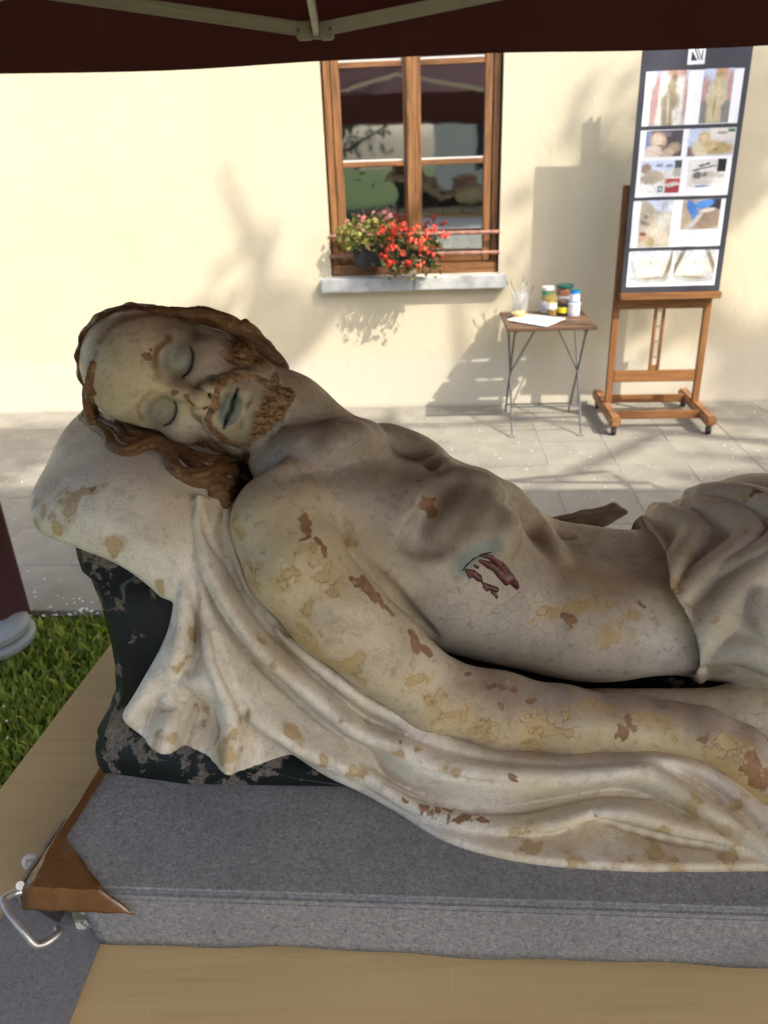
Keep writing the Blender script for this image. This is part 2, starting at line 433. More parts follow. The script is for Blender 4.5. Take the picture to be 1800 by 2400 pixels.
# ---- gazebo over the statue
gz = empty('gazebo', (0.73, 1.08, 0), -0.075); tag(gz, 'dark red fabric gazebo with pale folding metal truss', 'gazebo')
kf = NT('burgundy_fabric', 0.8, 0.15); wv = kf.noise(500, 2); w2 = kf.noise(2.5, 3)
cf = kf.mix(kf.ramp(w2, 0.3, 0.7), (0.060, 0.023, 0.023), (0.076, 0.030, 0.029)); kf.color(cf).bump(wv, 0.2, 0.001)
tl = kf.n.new('ShaderNodeBsdfTranslucent'); tl.inputs['Color'].default_value = (0.14, 0.035, 0.03, 1); mx = kf.n.new('ShaderNodeMixShader'); mx.inputs[0].default_value = 0.10
kf.link(kf.b.outputs[0], mx.inputs[1]); kf.link(tl.outputs[0], mx.inputs[2]); kf.link(mx.outputs[0], kf.out.inputs[0]); FAB = kf.m
HX, HY, EZ, AZ = 2.25, 1.50, 2.20, 3.0
cor = [(-HX, -HY), (HX, -HY), (HX, HY), (-HX, HY)]
for i in range(4):
    (x0, y0), (x1, y1) = cor[i], cor[(i + 1) % 4]; n = 12; vs = []; fs = []
    for r in range(n + 1):
        t = r / n
        for s in range(n + 1):
            u = s / n; ex = x0 + (x1 - x0) * u; ey = y0 + (y1 - y0) * u
            sag = 0.05 * math.sin(math.pi * t) * math.sin(math.pi * u)
            vs.append((ex * (1 - t), ey * (1 - t), EZ + (AZ - EZ) * t - sag - 0.008 * math.sin(math.pi * u) * (1 - t)))
    for r in range(n):
        for s in range(n): fs.append((r * (n + 1) + s, r * (n + 1) + s + 1, (r + 1) * (n + 1) + s + 1, (r + 1) * (n + 1) + s))
    link_mesh('roof_panel', np_mesh('roof_panel', vs, fs), FAB, gz, True)
    vs = []; fs = []; m_ = 40
    for s in range(m_ + 1):
        u = s / m_; ex = x0 + (x1 - x0) * u; ey = y0 + (y1 - y0) * u; nx, ny = (y1 - y0), -(x1 - x0); nl = math.hypot(nx, ny); nx /= nl; ny /= nl
        for r in range(5):
            rip = 0.010 * math.sin(u * 31 + 2 * math.sin(u * 9)) * r / 4 + 0.008
            vs.append((ex + nx * rip, ey + ny * rip, EZ - 0.008 * math.sin(math.pi * u) + 0.005 - r * 0.056 - 0.006 * math.sin(u * 17) * r / 4))
    for s in range(m_):
        for r in range(4): fs.append((s * 5 + r, s * 5 + r + 1, (s + 1) * 5 + r + 1, (s + 1) * 5 + r))
    link_mesh('valance', np_mesh('valance', vs, fs), FAB, gz, True)
ALU = plain('pale_truss_paint', (0.50, 0.47, 0.37), 0.45, 0.4, 0.08, 40)
O = Vector(gz.location); GI = Matrix.Rotation(0.075, 3, 'Z')
def toG(p): return GI @ (Vector(p) - O)
def gbar(a, b, name='truss_bar', w_=0.016, h_=0.034):
    m_ = MB(); a = toG(a); b = toG(b)
    m_.bar(a, b, w_, h_); d = (b - a).normalized(); s = d.cross(Vector((0, 0, 1))).normalized()
    for q in (-0.3, 0.3):                                   # raised ribs of the profile
        up = s.cross(d).normalized() * h_ * q
        m_.bar(a + d * 0.002 + up - s * (w_ / 2 + 0.0008), b - d * 0.002 + up - s * (w_ / 2 + 0.0008), 0.0016, 0.008)
    return m_.build(name, ALU, gz, 0.002)
bc = D(680, 66, Y=2.56)
gbar(bc + [-0.03, 0, 0.004], D(200, -3, Y=2.56) + (D(200, -3, Y=2.56) - bc) * 1.1)
gbar(bc + [0.03, 0, 0.004], D(1020, -3, Y=2.56) + (D(1020, -3, Y=2.56) - bc) * 2.3)
gbar((-0.15, 2.60, 2.36), (-1.46, 2.60, 2.06)); gbar((-0.15, 2.60, 2.36), (1.42, 2.60, 2.06)); gbar((2.90, 2.60, 2.06), (1.45, 2.60, 2.34)); gbar((2.90, 2.60, 2.34), (1.45, 2.60, 2.06))
gbar(bc + [0.004, -0.005, 0.0], (bc[0] + 0.02, 1.2, 2.32), 'truss_bar', 0.016, 0.030)
for sx in (-1, 1):
    for k_ in range(2):
        gbar((sx * HX * 0.97 + 0.73, -0.3 + 0.02 * k_, 2.06 + 0.25 * k_), (sx * HX * 0.97 + 0.73, 1.12, 2.31 - 0.25 * k_)); gbar((sx * HX * 0.97 + 0.73, 2.56, 2.06 + 0.25 * k_), (sx * HX * 0.97 + 0.73, 1.12, 2.31 - 0.25 * k_))
bl = toG(bc)
br = MB(); br.box((bl.x - 0.050, bl.y - 0.020, bl.z - 0.022), (bl.x - 0.008, bl.y + 0.018, bl.z + 0.022)); br.box((bl.x + 0.014, bl.y - 0.018, bl.z - 0.024), (bl.x + 0.052, bl.y + 0.018, bl.z + 0.020)); br.box((bl.x - 0.012, bl.y - 0.012, bl.z - 0.020), (bl.x + 0.016, bl.y + 0.02, bl.z + 0.012))
bracket = br.build('truss_bracket', plain('bracket_plastic', (0.44, 0.42, 0.33), 0.5, 0.3, 0.08, 40), gz, 0.004)
for q in (-0.043, 0.046):
    MB().tube([(bl.x + q, bl.y - 0.026, bl.z), (bl.x + q, bl.y - 0.019, bl.z)], 0.0045, 10).build('bolt', plain('bolt_steel', (0.18, 0.17, 0.15), 0.4, 0.5, metal=0.6), bracket)
_sl = toG(D(16, 1325, Z=0.06))
for (x, y) in cor[:3] + [((_sl[0] - 0.02) / 0.985, _sl[1] / 0.985)]:
    MB().box((x * 0.985 - 0.02, y * 0.985 - 0.02, 0), (x * 0.985 + 0.02, y * 0.985 + 0.02, 2.25)).build('leg', ALU, gz, 0.004)
# fabric sleeve hanging round the far left leg
cx, cy = toG(D(20, 1325, Z=0.06))[:2]
vs = []; fs = []; n = 28; lv = 12
for r in range(lv + 1):
    z = 2.0 - (2.0 - 0.05) * r / lv
    for s in range(n):
        t = 2 * math.pi * s / n; R_ = 0.062 + 0.03 * r / lv + 0.010 * math.sin(5 * t + r * 0.1) * (0.3 + r / lv)
        bx = cx; by = cy
        vs.append((bx + R_ * math.cos(t) - 0.02, by + R_ * math.sin(t), z))
for r in range(lv):
    for s in range(n): fs.append((r * n + s, r * n + (s + 1) % n, (r + 1) * n + (s + 1) % n, (r + 1) * n + s))
link_mesh('leg_sleeve', np_mesh('leg_sleeve', vs, fs), FAB, gz, True)
# weight plates at the foot of that leg
wc = D(-22, 1372, Z=0.03); gw = plain('grey_weight_plate', (0.24, 0.26, 0.25), 0.5, 0.35, 0.1, 20)
wt = empty('leg_weight', (wc[0], wc[1], 0.0)); tag(wt, 'pale grey stacked base weight on the grass under the red sleeve', 'weight')
for i, (r, z) in enumerate(((0.17, -0.005), (0.155, 0.042))):
    MB().lathe((0, 0, z), [(r - 0.012, 0), (r, 0.008), (r, 0.03), (r - 0.02, 0.042), (0.05, 0.044)], 40).build('plate', gw, wt, smooth=True)

# ---- lawn blades where the lawn shows beside the table
def blades(name, n, box, hmin, hmax, seed, excl=None):
    rg = np.random.default_rng(seed); x = rg.uniform(box[0], box[1], n); y = rg.uniform(box[2], box[3], n)
    h = rg.uniform(hmin, hmax, n); th = rg.uniform(0, 2 * np.pi, n); lean = rg.uniform(0.15, 0.9, n) * h; w_ = rg.uniform(0.0025, 0.0055, n) * np.where(rg.random(n) < 0.15, 2.4, 1)
    dx, dy = np.cos(th), np.sin(th); px_, py_ = -dy * w_, dx * w_
    V = np.zeros((n, 5, 3)); zb = -0.03
    V[:, 0] = np.c_[x - px_, y - py_, np.full(n, zb)]; V[:, 1] = np.c_[x + px_, y + py_, np.full(n, zb)]
    V[:, 2] = np.c_[x + px_ * .9 + dx * lean * .35, y + py_ * .9 + dy * lean * .35, zb + h * .65]; V[:, 3] = np.c_[x - px_ * .9 + dx * lean * .35, y - py_ * .9 + dy * lean * .35, zb + h * .65]
    V[:, 4] = np.c_[x + dx * lean, y + dy * lean, zb + h]
    b_ = np.arange(n)[:, None] * 5; me = bpy.data.meshes.new(name); Vf = V.reshape(-1, 3)
    F4 = (b_ + [0, 1, 2, 3]); F3 = (b_ + [3, 2, 4])
    me.vertices.add(len(Vf)); me.vertices.foreach_set('co', Vf.ravel()); me.loops.add(n * 7)
    me.loops.foreach_set('vertex_index', np.concatenate([F4.ravel(), F3.ravel()])); me.polygons.add(2 * n)
    me.polygons.foreach_set('loop_start', np.r_[np.arange(n) * 4, n * 4 + np.arange(n) * 3]); me.update(calc_edges=True); me.validate()
    c = np.array([0.205, 0.26, 0.04]) * (0.45 + 0.9 * rg.random((n, 1))) + np.array([0.13, 0.08, 0.02]) * (rg.random((n, 1)) < 0.22)
    set_color(me, 'Col', np.repeat(c, 5, 0)); return me
kgr = NT('grass_blade', 0.6, 0.25); cg = kgr.attr('Col').outputs['Color']; kgr.color(cg)
tl = kgr.n.new('ShaderNodeBsdfTranslucent'); kgr.link(kgr.mix(1.0, cg, (1.0, 1.3, 0.5), 'MULTIPLY'), tl.inputs['Color']); mx = kgr.n.new('ShaderNodeMixShader'); mx.inputs[0].default_value = 0.35
kgr.link(kgr.b.outputs[0], mx.inputs[1]); kgr.link(tl.outputs[0], mx.inputs[2]); kgr.link(mx.outputs[0], kgr.out.inputs[0])
gr = link_mesh('grass', blades('grass', 26000, (-2.3, 0.2, 1.0, 2.86), 0.025, 0.06, 3), kgr.m); tag(gr, kind='stuff')
gr2 = link_mesh('grass', blades('grass', 12000, (-4, 4, -6, 1.0), 0.03, 0.07, 4), kgr.m); tag(gr2, kind='stuff')

# fallen petals on the paving
rg = np.random.default_rng(11); m_ = MB()
def petal(x, y, z, s, t):
    c, sn = math.cos(t) * s, math.sin(t) * s
    m_.add([(x - c, y - sn, z), (x - sn * .6, y + c * .6, z + s * .35), (x + c, y + sn, z + 0.001), (x + sn * .6, y - c * .6, z + s * .2)], [(0, 1, 2, 3)])
for _ in range(520): petal(rg.uniform(-3.2, 3.2), rg.uniform(2.95, 5.4), 0.004, rg.uniform(0.004, 0.009), rg.uniform(0, 6.3))
for _ in range(150): petal(rg.uniform(-2.2, -0.7), 2.86 + abs(rg.normal(0, 0.10)), 0.004, rg.uniform(0.004, 0.012), rg.uniform(0, 6.3))
for _ in range(45): petal(rg.uniform(-2.0, -0.5), rg.uniform(1.3, 2.8), 0.045, rg.uniform(0.004, 0.008), rg.uniform(0, 6.3))
pt = m_.build('petals', plain('white_petal', (0.78, 0.75, 0.68), 0.6)); tag(pt, kind='stuff')

# ---- the garden behind the camera, seen in the window panes and throwing the dappled shade
LEAFM = []
for nme, c in (('a', (0.05, 0.085, 0.02)), ('b', (0.075, 0.11, 0.028)), ('c', (0.035, 0.06, 0.018))):
    k = NT('tree_leaf_' + nme, 0.55, 0.25); k.color(k.mix(k.ramp(k.noise(3), 0.3, 0.7), tuple(x * .7 for x in c), tuple(x * 1.3 for x in c))); LEAFM.append(k.m)
BARK = plain('bark', (0.10, 0.075, 0.05), 0.9, 0.1, 0.4, 20, bump=0.6)
def tree(name, base, height, spread, nleaf, leaf, seed, label, limbs=9, lo=0.35, clump=0.45, nclump=26):
    rg = random.Random(seed); t = empty(name, base); tag(t, label, 'tree')
    m_ = MB(); tips = []; top = Vector((rg.uniform(-.3, .3), rg.uniform(-.3, .3), height * 0.8))
    m_.tube([(0, 0, -0.1), tuple(top * 0.35), tuple(top * 0.7), tuple(top)], [0.03 * height, 0.024 * height, 0.015 * height, 0.006 * height], 9)
    for i in range(limbs):
        s = top * (lo + (0.95 - lo) * i / limbs); a = i * 2.4 + rg.uniform(-.4, .4); L = spread * rg.uniform(0.65, 1.1)
        e = s + Vector((math.cos(a) * L, math.sin(a) * L, L * rg.uniform(0.25, 0.7))); mid = (s + e) / 2 + Vector((0, 0, -0.08 * L))
        m_.tube([tuple(s), tuple(mid), tuple(e)], [0.010 * height, 0.006 * height, 0.002 * height], 7); tips += [e, mid.lerp(e, 0.5)]
        for k_ in range(3):
            f = mid.lerp(e, rg.random()) ; g_ = f + Vector((rg.uniform(-1, 1), rg.uniform(-1, 1), rg.uniform(-.1, .7))) * L * 0.4
            m_.tube([tuple(f), tuple(g_)], [0.004 * height, 0.0012 * height], 5); tips.append(g_)
    m_.build('trunk', BARK, t, smooth=True)
    rg2 = np.random.default_rng(seed); c = np.array([tips[rg.randrange(len(tips))] for _ in range(nclump)])
    ci = rg2.integers(0, len(c), nleaf); P = c[ci] + rg2.normal(0, clump, (nleaf, 3)) * [1, 1, 0.7]
    d1 = rg2.normal(0, 1, (nleaf, 3)); d1 /= np.linalg.norm(d1, axis=1)[:, None]; d2 = np.cross(d1, rg2.normal(0, 1, (nleaf, 3))); d2 /= np.linalg.norm(d2, axis=1)[:, None]
    s = leaf * rg2.uniform(0.6, 1.3, (nleaf, 1)); Vv = np.stack([P - d1 * s, P + d2 * s * .45, P + d1 * s, P - d2 * s * .45], 1).reshape(-1, 3)
    me = bpy.data.meshes.new('crown'); me.vertices.add(len(Vv)); me.vertices.foreach_set('co', Vv.ravel()); me.loops.add(len(Vv)); me.loops.foreach_set('vertex_index', np.arange(len(Vv))); me.polygons.add(nleaf); me.polygons.foreach_set('loop_start', np.arange(nleaf) * 4); me.update(calc_edges=True)
    link_mesh('crown', me, LEAFM[seed % 3], t)
    return t
tree('shade_tree', (9.3, -0.9, 0), 13.0, 3.2, 3800, 0.10, 5, 'tall sparse tree standing to the right of the gazebo', 12, 0.45, 0.26, 34)
tree('slender_tree', (4.9, -0.9, 0), 12.5, 1.7, 900, 0.10, 9, 'slender sparse tree close to the right end of the gazebo', 9, 0.62, 0.16, 12)
tree('garden_tree', (-3.6, -12, 0), 7, 2.4, 9000, 0.13, 3, 'dense dark tree on the left across the lawn', 10, 0.25, 0.7, 40)
tree('garden_tree', (-6.5, -11, 0), 6, 2.2, 9000, 0.13, 8, 'bushy tree at the far left of the lawn', 10, 0.2, 0.7, 40)
oh = empty('opposite_house', (1.9, -12.5, 0)); tag(oh, 'cream house across the lawn with dark tall windows', 'house')
cr_ = plain('opposite_plaster', (0.70, 0.64, 0.47), 0.85, 0.1, 0.06, 3); MB().box((-2.6, -5, -0.03), (8, 0, 6)).build('wall', cr_, oh)
for x in (-1.0, 1.6, 4.2):
    f = MB().box((x - 0.45, 0.001, 1.0), (x + 0.45, 0.03, 2.7)).build('window', plain('dark_pane', (0.03, 0.035, 0.04), 0.15, 0.5), oh)
    MB().box((x - 0.56, 0.0, 2.7), (x + 0.56, 0.06, 2.82)).build('frame', cr_, f); MB().box((x - 0.56, 0.0, 0.9), (x + 0.56, 0.08, 1.0)).build('sill', cr_, f)
MB().box((-2.9, -5.3, 6), (8.3, 0.5, 6.15)).build('roof', plain('opposite_roof', (0.26, 0.11, 0.07)), oh)
pot = MB().lathe((0.2, -10.6, -0.03), [(0.2, 0), (0.24, 0.05), (0.36, 0.45), (0.33, 0.75), (0.26, 0.86), (0.32, 0.92), (0.32, 0.98), (0.25, 0.98)], 28).build('terracotta_jar', plain('terracotta', (0.33, 0.14, 0.075), 0.8), smooth=True)
tag(pot, 'large terracotta jar on the lawn before the opposite house', 'jar')
fill_path = MB().box((-1.2, -12.4, -0.029), (9, -0.9, -0.004)).build('fill_path', concrete('fill_gravel', (0.42, 0.39, 0.33))); tag(fill_path, kind='structure')  # gravel before the opposite house, extended unseen towards the gazebo as front fill

# ================================================================== the table the statue lies on
TZ = 0.966
PLY = NT('varnished_plywood', 0.32, 0.4); p_ = PLY.pos('Object', (0.6, 14, 14)); n1 = PLY.noise(3, 6, 0.6, p_, 0.5); n2 = PLY.noise(2.2, 3); n3 = PLY.noise(90, 4, 0.5, PLY.pos('Object', (1, 0.06, 1)))
cp = PLY.mix(PLY.ramp(n1, 0.3, 0.7), (0.52, 0.385, 0.185), (0.57, 0.43, 0.22)); cp = PLY.mix(PLY.ramp(n2, 0.4, 0.7, 0, 0.5), cp, (0.46, 0.335, 0.16)); cp = PLY.mix(PLY.ramp(n3, 0.66, 0.74, 0, 0.25), cp, (0.58, 0.46, 0.28))
scr = PLY.math('MULTIPLY', PLY.ramp(PLY.noise(30, 2, 0.5, PLY.pos('Object', (6, 0.25, 1)), 1.5), 0.70, 0.72), PLY.ramp(PLY.noise(3, 2), 0.5, 0.6))
cp = PLY.mix(PLY.math('MULTIPLY', scr, 0.35), cp, (0.62, 0.52, 0.34)); dust = PLY.ramp(PLY.noise(420, 2, 0.5), 0.70, 0.76); cp = PLY.mix(PLY.math('MULTIPLY', dust, 0.35), cp, (0.66, 0.60, 0.48))
gr_ = PLY.noise(9, 7, 0.7, PLY.pos('Object', (0.5, 9, 9)), 0.8); cp = PLY.mix(PLY.ramp(gr_, 0.50, 0.72, 0, 0.25), cp, (0.29, 0.19, 0.08))
PLY.color(cp).bump(gr_, 0.08, 0.001); PLY.val(PLY.b.inputs['Roughness'], PLY.ramp(n2, 0.3, 0.7, 0.28, 0.5))
stable = empty('display_table', (0.5, 0.8, 0)); tag(stable, 'tan plywood topped table under the felt covered board', 'table')
So = Vector(stable.location)
l0 = D(0, 1700, Z=TZ); l1 = D(230, 1400, Z=TZ); dl = (l1 - l0) / np.linalg.norm(l1 - l0)
A_ = l0 - dl * 0.55; B_ = l0 + dl * 0.62
top = [tuple(A_), (1.95, A_[1] - 0.17, TZ), (2.05, B_[1] - 0.17, TZ), tuple(B_)]
MB().prism([Vector(p) - So for p in top], (0, 0, 0), (0, 0, -0.026)).build('table_top', PLY.m, stable, 0.003)
tw = wood('trestle_wood', (0.36, 0.24, 0.12), 2)
for x in (-0.15, 1.55):
    for y in (0.45, 1.15):
        for s in (-1, 1): MB().bar((x - 0.5 + s * 0.16, y - 0.8, 0.0), (x - 0.5 + s * 0.03, y - 0.8, TZ - 0.028), 0.04, 0.05).build('leg', tw, stable, 0.003)
    MB().bar((x - 0.5, 0.40 - 0.8, TZ - 0.055), (x - 0.5, 1.2 - 0.8, TZ - 0.055), 0.06, 0.05).build('beam', tw, stable, 0.003)

# ---- grey felt
def felt(name, c0, c1):
    k = NT(name, 0.95, 0.1); p = k.pos('Object'); a = k.noise(210, 4, 0.75, p, 0.8); b = k.noise(800, 3, 0.7, p, 1.2); e = k.noise(7, 3, 0.5, p)
    c = k.mix(k.ramp(k.math('ADD', k.math('MULTIPLY', a, 0.55), k.math('MULTIPLY', b, 0.45)), 0.40, 0.62), c0, c1)
    c = k.mix(k.ramp(e, 0.45, 0.7, 0, 0.3), c, tuple(x * 0.75 for x in c0)); k.color(c).bump(k.math('ADD', a, b), 0.8, 0.0025); return k.m
FELT = felt('grey_felt', (0.19, 0.19, 0.188), (0.46, 0.455, 0.44)); FELT2 = felt('grey_mat_felt', (0.19, 0.19, 0.195), (0.33, 0.325, 0.325))
BZ = 1.05
fl = D(50, 1917, Z=BZ); fr_ = D(1659, 1969, Z=BZ); fv = (fr_ - fl) / np.linalg.norm(fr_ - fl); lb_ = D(205, 1680, Z=BZ); lv_ = (lb_ - fl) / np.linalg.norm(lb_ - fl)
bl_ = fl + lv_ * 0.72; frr = fl + fv * 2.15; brr = frr + lv_ * 0.72
board = empty('felt_board', tuple(fl * 0.5 + brr * 0.5 - np.array([0, 0, 0.08]))); tag(board, 'thick carrying board wrapped in grey felt beneath the statue', 'board')
Bo = np.array(board.location)
inset = fv * 0.03
q = [fl, frr, brr, bl_]
MB().prism([Vector(p - Bo) for p in q], (0, 0, -0.001), (0, 0, -0.026)).build('top_plate', FELT, board, 0.006, seg=3)
# felt hanging over the front of the beam below, slightly wavy at its lower edge
vs = []; fs = []; n = 160; rows = 8
for i in range(n + 1):
    u = i / n; p = fl + fv * (0.058 + (2.15 - 0.058) * u)
    for r in range(rows + 1):
        t = max(0, (r - 2) / (rows - 2)); z = (-0.0125, -0.0135, -0.0150)[min(r, 2)] - 0.0655 * t - (0.0022 * math.sin(u * 40) + 0.0016 * math.sin(u * 97 + 1)) * (t > 0.9)
        bow = (-0.0004, -0.0006, -0.0008)[min(r, 2)] - 0.0012 * math.sin(u * 23 + t * 2) * t
        cutx = 0.010 * t * max(0, 1 - u * 40) 
        vs.append(tuple(p - Bo + np.array([cutx, bow, z])))
for i in range(n):
    for r in range(rows): fs.append((i * (rows + 1) + r, (i + 1) * (rows + 1) + r, (i + 1) * (rows + 1) + r + 1, i * (rows + 1) + r + 1))
ff = link_mesh('front_felt', np_mesh('front_felt', vs, fs), FELT, board, True)
sdm = ff.modifiers.new('s', 'SOLIDIFY'); sdm.thickness = 0.0012; sdm.offset = 0
bmq = [fl + fv * 0.035 + lv_ * 0.012, frr + lv_ * 0.012, brr - lv_ * 0.012, bl_ + fv * 0.035 - lv_ * 0.012]
kp = NT('flaking_white_paint', 0.7, 0.3); nf = kp.noise(40, 7, 0.7); kp.color(kp.mix(kp.ramp(nf, 0.50, 0.54), (0.52, 0.51, 0.46), (0.14, 0.135, 0.10))).bump(nf, 0.4, 0.002)
MB().prism([Vector(p - Bo) for p in bmq], (0, 0, -0.0262), (0, 0, -0.083)).build('beam', kp.m, board, 0.002)
# brown parcel tape over the corner and along the left edge
kt = NT('brown_parcel_tape', 0.16, 0.55); nt_ = kt.noise(16, 5, 0.6, None, 0.8); n5 = kt.noise(90, 3)
kt.color(kt.mix(kt.ramp(nt_, 0.3, 0.7), (0.12, 0.055, 0.016), (0.18, 0.088, 0.03))).bump(kt.math('ADD', nt_, kt.math('MULTIPLY', kt.ramp(kt.vor(120), 0.05, 0.12, 1, 0), 0.4)), 0.35, 0.003)
kt.val(kt.b.inputs['Roughness'], kt.ramp(n5, 0.3, 0.7, 0.1, 0.3))
up = np.array([0, 0, 0.0016]); dn = np.array([0, 0, -0.024])
c1 = D(226, 1926, Z=BZ); c2b = D(140, 1812, Z=BZ); c2 = fl + lv_ * float((c2b - fl) @ lv_); far = bl_ * 1.0
out = -fv * 0.0025; outf = -np.array([fv[1], -fv[0], 0]) * -0.0028; outf = np.array([fv[1], -fv[0], 0]) * 0.0075
tape = MB(); rm_ = lambda L: [tuple(p - Bo) for p in L]
tape.add(rm_([fl + up, c1 + up, c2b + up, c2 + up]), [(0, 1, 2, 3)])                                   # triangle on top
tape.add(rm_([c2 + up, c2b + up, far + fv * 0.014 + up, far + up]), [(0, 1, 2, 3)])                      # strip along the edge
tape.add(rm_([fl + up, c1 + up, c1 + fv * 0.030 + outf + dn * .95, fl + outf + dn]), [(3, 2, 1, 0)])    # front fold
tape.add(rm_([fl + up, far + up, far + out + dn, fl + out + outf + dn]), [(0, 1, 2, 3)])                 # left fold
to = tape.build('packing_tape', kt.m, board); me = to.data
bmx = bmesh.new(); bmx.from_mesh(me); bmesh.ops.remove_doubles(bmx, verts=bmx.verts, dist=0.0005); bmesh.ops.subdivide_edges(bmx, edges=bmx.edges, cuts=7, use_grid_fill=True)
for v in bmx.verts: v.co.z += 0.0010 * math.sin(v.co.x * 190 + 2 * math.sin(v.co.y * 80)) ; v.co.x += 0.0008 * math.sin(v.co.y * 230)
bmesh.ops.recalc_face_normals(bmx, faces=bmx.faces); bmx.to_mesh(me); bmx.free()
sdm = to.modifiers.new('s', 'SOLIDIFY'); sdm.thickness = 0.0012; sdm.offset = 0; to.data.polygons.foreach_set('use_smooth', [True] * len(me.polygons)); me.set_sharp_from_angle(angle=rad(35))
# metal carrying handle on the left end
zc = lambda x, y: (0.3111 * x, 1612.9 + 0.3111 * y)
STEEL = plain('galvanised_steel', (0.42, 0.42, 0.40), 0.38, 0.5, 0.25, 60, metal=0.75, bump=0.1); IRON = plain('dark_iron', (0.09, 0.085, 0.08), 0.5, 0.4, 0.4, 40, metal=0.5, bump=0.3)
hd = lambda L: [tuple(D(*zc(x, y), Y=Y) - Bo) for x, y, Y in L]
wire = hd([(150, 1005, 0.604), (95, 1020, 0.600), (40, 1048, 0.592), (26, 1072, 0.588), (45, 1125, 0.582), (110, 1215, 0.572), (180, 1300, 0.564), (228, 1360, 0.560), (262, 1378, 0.560), (320, 1362, 0.564), (375, 1325, 0.570), (408, 1290, 0.576), (400, 1262, 0.582)])
MB().tube([tuple(p) for p in catmull(np.array(wire), 60)], 0.0042, 10).build('handle', STEEL, board, smooth=True)
ring = hd([(255, 765, 0.66), (205, 762, 0.658), (172, 785, 0.654), (175, 815, 0.651), (190, 835, 0.650), (215, 800, 0.654), (240, 790, 0.657)])
MB().tube([tuple(p) for p in catmull(np.array(ring), 36)], 0.0034, 8).build('ring', plain('white_worn_paint', (0.55, 0.54, 0.50), 0.5), board, smooth=True)
p0 = fl - fv * 0.008 + np.array([0, 0, -0.017]) - Bo; p1 = fl - fv * 0.008 + lv_ * 0.10 + np.array([0, 0, -0.017]) - Bo
MB().bar(tuple(p0), tuple(p1), 0.007, 0.026).build('edge_strap', STEEL, board, 0.002)
MB().prism([Vector(x - Bo) for x in (fl - fv * 0.003 + lv_ * 0.004 + [0, 0, -0.031], fl - fv * 0.003 + lv_ * 0.09 + [0, 0, -0.031], fl + fv * 0.01 + lv_ * 0.09 + [0, 0, -0.08], fl + fv * 0.012 + lv_ * 0.02 + [0, 0, -0.08])], tuple(fv * -0.002), tuple(fv * 0.002)).build('end_plate', IRON, board)
MB().tube([tuple(D(*zc(140, 965), Y=0.607) - Bo), tuple(D(*zc(140, 965), Y=0.604) - Bo)], 0.0045, 12).build('rivet', STEEL, board)
# ---- felt strip on the table top
mr0 = D(220, 2022, Z=TZ + 0.006); mr1 = D(145, 2212, Z=TZ + 0.006); mlv = (mr1 - mr0) / np.linalg.norm(mr1 - mr0); mw = -fv * 0.125
mat_q = [mr0 - mlv * 0.07, mr0 + mlv * 0.10, mr0 + mlv * 0.10 + mw, mr0 - mlv * 0.045 + mw]
mo_ = MB().prism([Vector(p) for p in mat_q], (0, 0, 0), (0, 0, -0.0058)).build('felt_strip', FELT2, None, 0.0015); tag(mo_, 'flat grey felt strip on the tabletop below the board corner', 'felt strip')
mo2 = MB().prism([Vector(p) for p in [mr0 + mlv * 0.103, mr0 + mlv * 0.17, mr0 + mlv * 0.17 + mw, mr0 + mlv * 0.103 + mw]], (0, 0, 0.001), (0, 0, -0.0058)).build('felt_strip', FELT2, None, 0.0015); tag(mo2, 'end piece of grey felt at the bottom left corner of the picture', 'felt strip')

# ================================================================== flowers on the sill
hw = lambda x, y, z: house.matrix_world @ Vector((x, y, z))
bpy.context.view_layer.update()
def leaf_mesh(name, pts, size, cols, seed):
    rg = np.random.default_rng(seed); n = len(pts); d1 = rg.normal(0, 1, (n, 3)); d1[:, 2] = d1[:, 2] * 0.6 + 0.3; d1 /= np.linalg.norm(d1, axis=1)[:, None]
    d2 = np.cross(d1, rg.normal(0, 1, (n, 3))); d2 /= np.linalg.norm(d2, axis=1)[:, None]; s = size * rg.uniform(0.6, 1.3, (n, 1)); nn = np.cross(d1, d2) * s * 0.25
    V = np.stack([pts, pts + d1 * s * .5 + d2 * s * .42 + nn, pts + d1 * s, pts + d1 * s * .5 - d2 * s * .42 + nn], 1).reshape(-1, 3)
    me = bpy.data.meshes.new(name); me.vertices.add(len(V)); me.vertices.foreach_set('co', V.ravel()); me.loops.add(len(V)); me.loops.foreach_set('vertex_index', np.arange(len(V))); me.polygons.add(n); me.polygons.foreach_set('loop_start', np.arange(n) * 4); me.update(calc_edges=True)
    set_color(me, 'Col', np.repeat(np.array(cols)[rg.integers(0, len(cols), n)] * rg.uniform(0.7, 1.25, (n, 1)), 4, 0)); return me
kl = NT('plant_leaf', 0.5, 0.3); cl_ = kl.attr('Col').outputs['Color']; kl.color(cl_); tl = kl.n.new('ShaderNodeBsdfTranslucent'); kl.link(cl_, tl.inputs['Color']); mx = kl.n.new('ShaderNodeMixShader'); mx.inputs[0].default_value = 0.4
kl.link(kl.b.outputs[0], mx.inputs[1]); kl.link(tl.outputs[0], mx.inputs[2]); kl.link(mx.outputs[0], kl.out.inputs[0])
BOX = plain('black_planter', (0.022, 0.022, 0.024), 0.5, 0.4)
